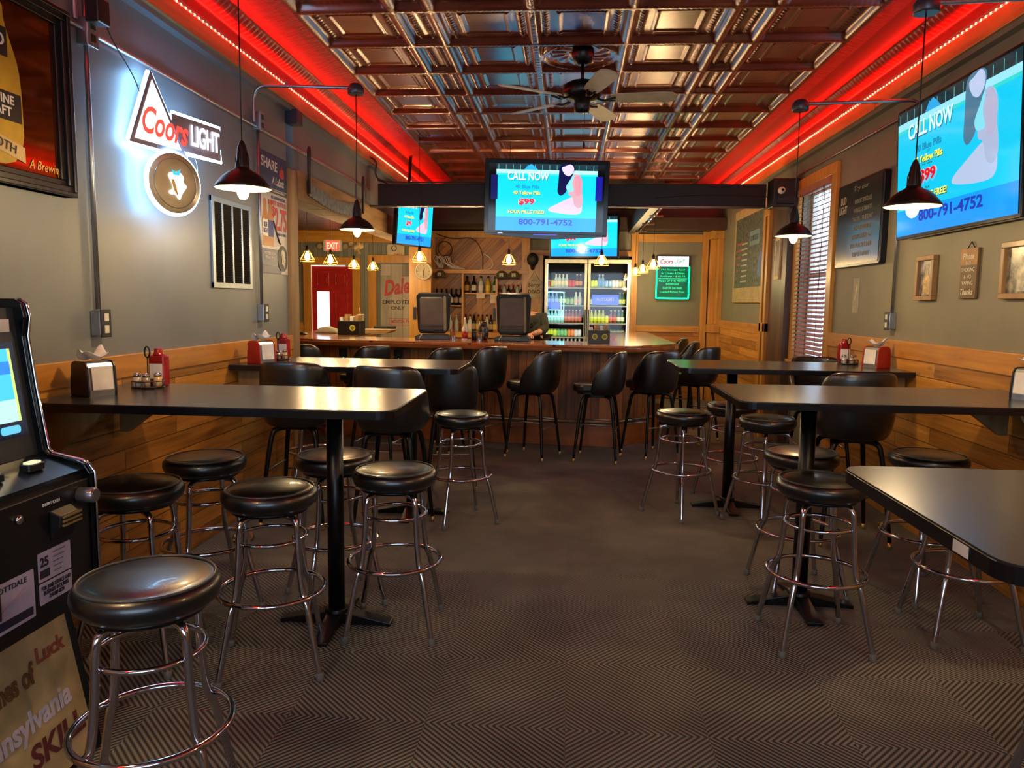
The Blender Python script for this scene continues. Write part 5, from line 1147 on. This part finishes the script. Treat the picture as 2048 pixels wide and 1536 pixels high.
# local: x -> +y world, -y -> +x world ; front plane at y=-.3
prof = [(.33, .5), (-.30, .5), (-.31, .52), (-.31, .925), (-.29, .955), (-.265, .965), (-.17, .985), (-.155, 1.0), (-.125, 1.2), (-.105, 1.37), (-.115, 1.43), (-.105, 1.475), (-.08, 1.49), (.25, 1.49), (.33, 1.4)]
def yz(p, k=0): return p
for s in (-1, 1): MB().prism(prof, s*.32-.011, s*.32+.011, 'x').build('side_panel', blackgl, A, bevel=.003)
for s in (-1, 1): MB().tube([(s*.32+s*.009, a-.004, b) for a, b in prof[1:13]], .0045, 6).build('chrome_trim', chrome, A)
MB().box(-.31, .31, -.285, .3, .5, .93).build('cash_cabinet', blackpl, A)
MB().box(-.31, .31, -.302, -.285, .535, .91).build('cash_door', mt('door_black_satin', C('#121214'), .3), A, bevel=.003)
MB().prism([(-.285, .925), (-.29, .94), (-.13, .985), (-.1, .985), (-.1, .93)], -.31, .31, 'x').build('control_deck', mt('deck_blue_black', C('#101626'), .22), A)
MB().prism([(-.135, .985), (-.085, 1.37), (-.075, 1.46), (.0, 1.46), (.0, .985)], -.31, .31, 'x').build('screen_surround', mt('surround_grey', C('#2a2b2e'), .35), A)
ang = math.atan2(.05, .385); Mx = Matrix.Translation((0, -.135, .985)) @ Matrix.Rotation(-ang, 4, 'X')
scr = MB().box(-.22, .275, -.008, 0, .07, .37, Mx).build('screen', mt('screen_border_navy', C('#0a1440'), .15), A)
MB().box(-.2, .245, -.0105, -.008, .12, .35, Mx).build('game_picture', em('game_cyan', C('#38b4e0'), 1.), scr)
MB().box(-.2, .245, -.012, -.0105, .12, .19, Mx).build('game_picture', em('game_pale', C('#a8d8c8'), 1.), scr); MB().box(-.2, .245, -.012, -.0105, .27, .31, Mx).build('game_picture', em('game_blue', C('#1c78d0'), 1.), scr)
MB().box(.24, .25, -.0125, -.0105, .12, .35, Mx).build('game_frame', em('game_yellow', C('#c8d870'), .9), scr)
for x in (.1, .2): MB().prism(rrect(x-.04, x+.04, .083, .108, .011), -.012, -.008, 'y', False, Mx).build('screen_button', em('btn_blue', C('#58b8d8'), .9), scr)
for k in range(3):
    MB().prism(rrect(-.2+k*.17, -.13+k*.17, -.235, -.195, .01), .962, .985).build('play_button', blackpl, A, bevel=.003); MB().prism(rrect(-.19+k*.17, -.14+k*.17, -.23, -.2, .008), .985, .99).build('button_cap', em('button_cream', C('#e8e0b0'), .8), A)
slab('notice_card', white, A, -.05, .27, 1.385, 1.425, -.088, .004)
MB().lathe([(.024, 0), (.024, .05), (.02, .056)], 22, M=Matrix.Translation((.265, -.302, .865)) @ RX90).build('coin_knob', mt('knob_grey', C('#8c8a94'), .3, .8), A)
MB().lathe([(.014, 0), (.013, .01), (.006, .012)], 16, M=Matrix.Translation((-.01, -.302, .862)) @ RX90).build('lock', chrome, A)
text('INSERT CASH', .075, .009, white, .13, .875, -.303, A)
bill = MB().prism([(-.302, .75), (-.315, .78), (-.335, .8), (-.338, .835), (-.302, .85)], .12, .225, 'x').build('bill_acceptor', blackpl, A, bevel=.003)
for k in range(3): MB().box(.13, .215, -.342, -.335, .80+k*.013, .806+k*.013).build('bill_slot', mt('slot_gold', C('#b09860'), .3, .6), bill)
MB().box(-.12, -.1, -.31, -.302, .6, .8).build('door_slot', blackpl, A)
LB = mt('sticker_lilac', C('#a8a4c0'), .5); NB = mt('sticker_navy', C('#1c1c34'), .5)
slab('sticker', LB, A, .06, .205, .645, .735, -.302, .001, .004); slab('sticker', LB, A, .06, .205, .575, .64, -.302, .001, .004); slab('sticker', LB, A, -.16, .04, .555, .70, -.302, .001, .004)
text('25', .036, .03, NB, .085, .705, -.3035, A, bold=.03)
slab('sticker_print', NB, A, .066, .108, .655, .68, -.303, .0008)
for k in range(5): slab('sticker_print', mt('print_grey', C('#6a6880'), .5), A, .125, .18-.005*k, .72-k*.015, .724-k*.015, -.303, .0008)
text('FOR JAMB SERVICE AND\nBUSINESS INQUIRIES\n724-887-0224', .13, .045, NB, .133, .608, -.3035, A, bold=.02)
text('SCOTTDALE', .14, .016, NB, -.06, .68, -.3035, A, bold=.01); text('Quality\nGames', .13, .05, REDT, -.06, .63, -.3035, A, shear=.2, bold=.02); slab('sticker_print', NB, A, -.15, .03, .565, .59, -.303, .0008)
MB().prism([(-.14, 0), (.25, 0), (.25, .5), (-.14, .5)], -.26, .26, 'x').build('pedestal', blackpl, A)
g = thing('game_poster_board', 'parchment game poster board leaning under the arcade machine', 'poster board', (-1.54, 1.96, .005), D(90), None, 0)
Mt = Matrix.Rotation(math.radians(-11), 4, 'X')
def tilt(o): o.data.transform(Mt); return o
tilt(MB().box(-.3, .3, -.01, .01, 0, .52).build('board_frame', black, g, bevel=.003))
tilt(slab('parchment', mt('parchment', C('#a8946c'), .6, 0, .35, 5), g, -.275, .265, .02, .5, -.01, .002))
for s_, w_, h_, m_, x, z, r_ in (('Games of', .24, .07, mt('parch_brown', C('#5c3a1c'), .5), -.03, .36, .04), ('Luck', .13, .05, mt('parch_red', C('#8c4030'), .5), .17, .4, .0), ('Pennsylvania', .42, .09, mt('title_white', C('#b8b0c4'), .5), 0, .22, .05), ('SKILL', .24, .075, mt('title_maroon', C('#5c2028'), .5), .12, .13, .03)):
    o = text(s_, w_, h_, m_, x, z, -.0135, g, bold=.03, shear=.1, rot=r_)
    tilt(o)
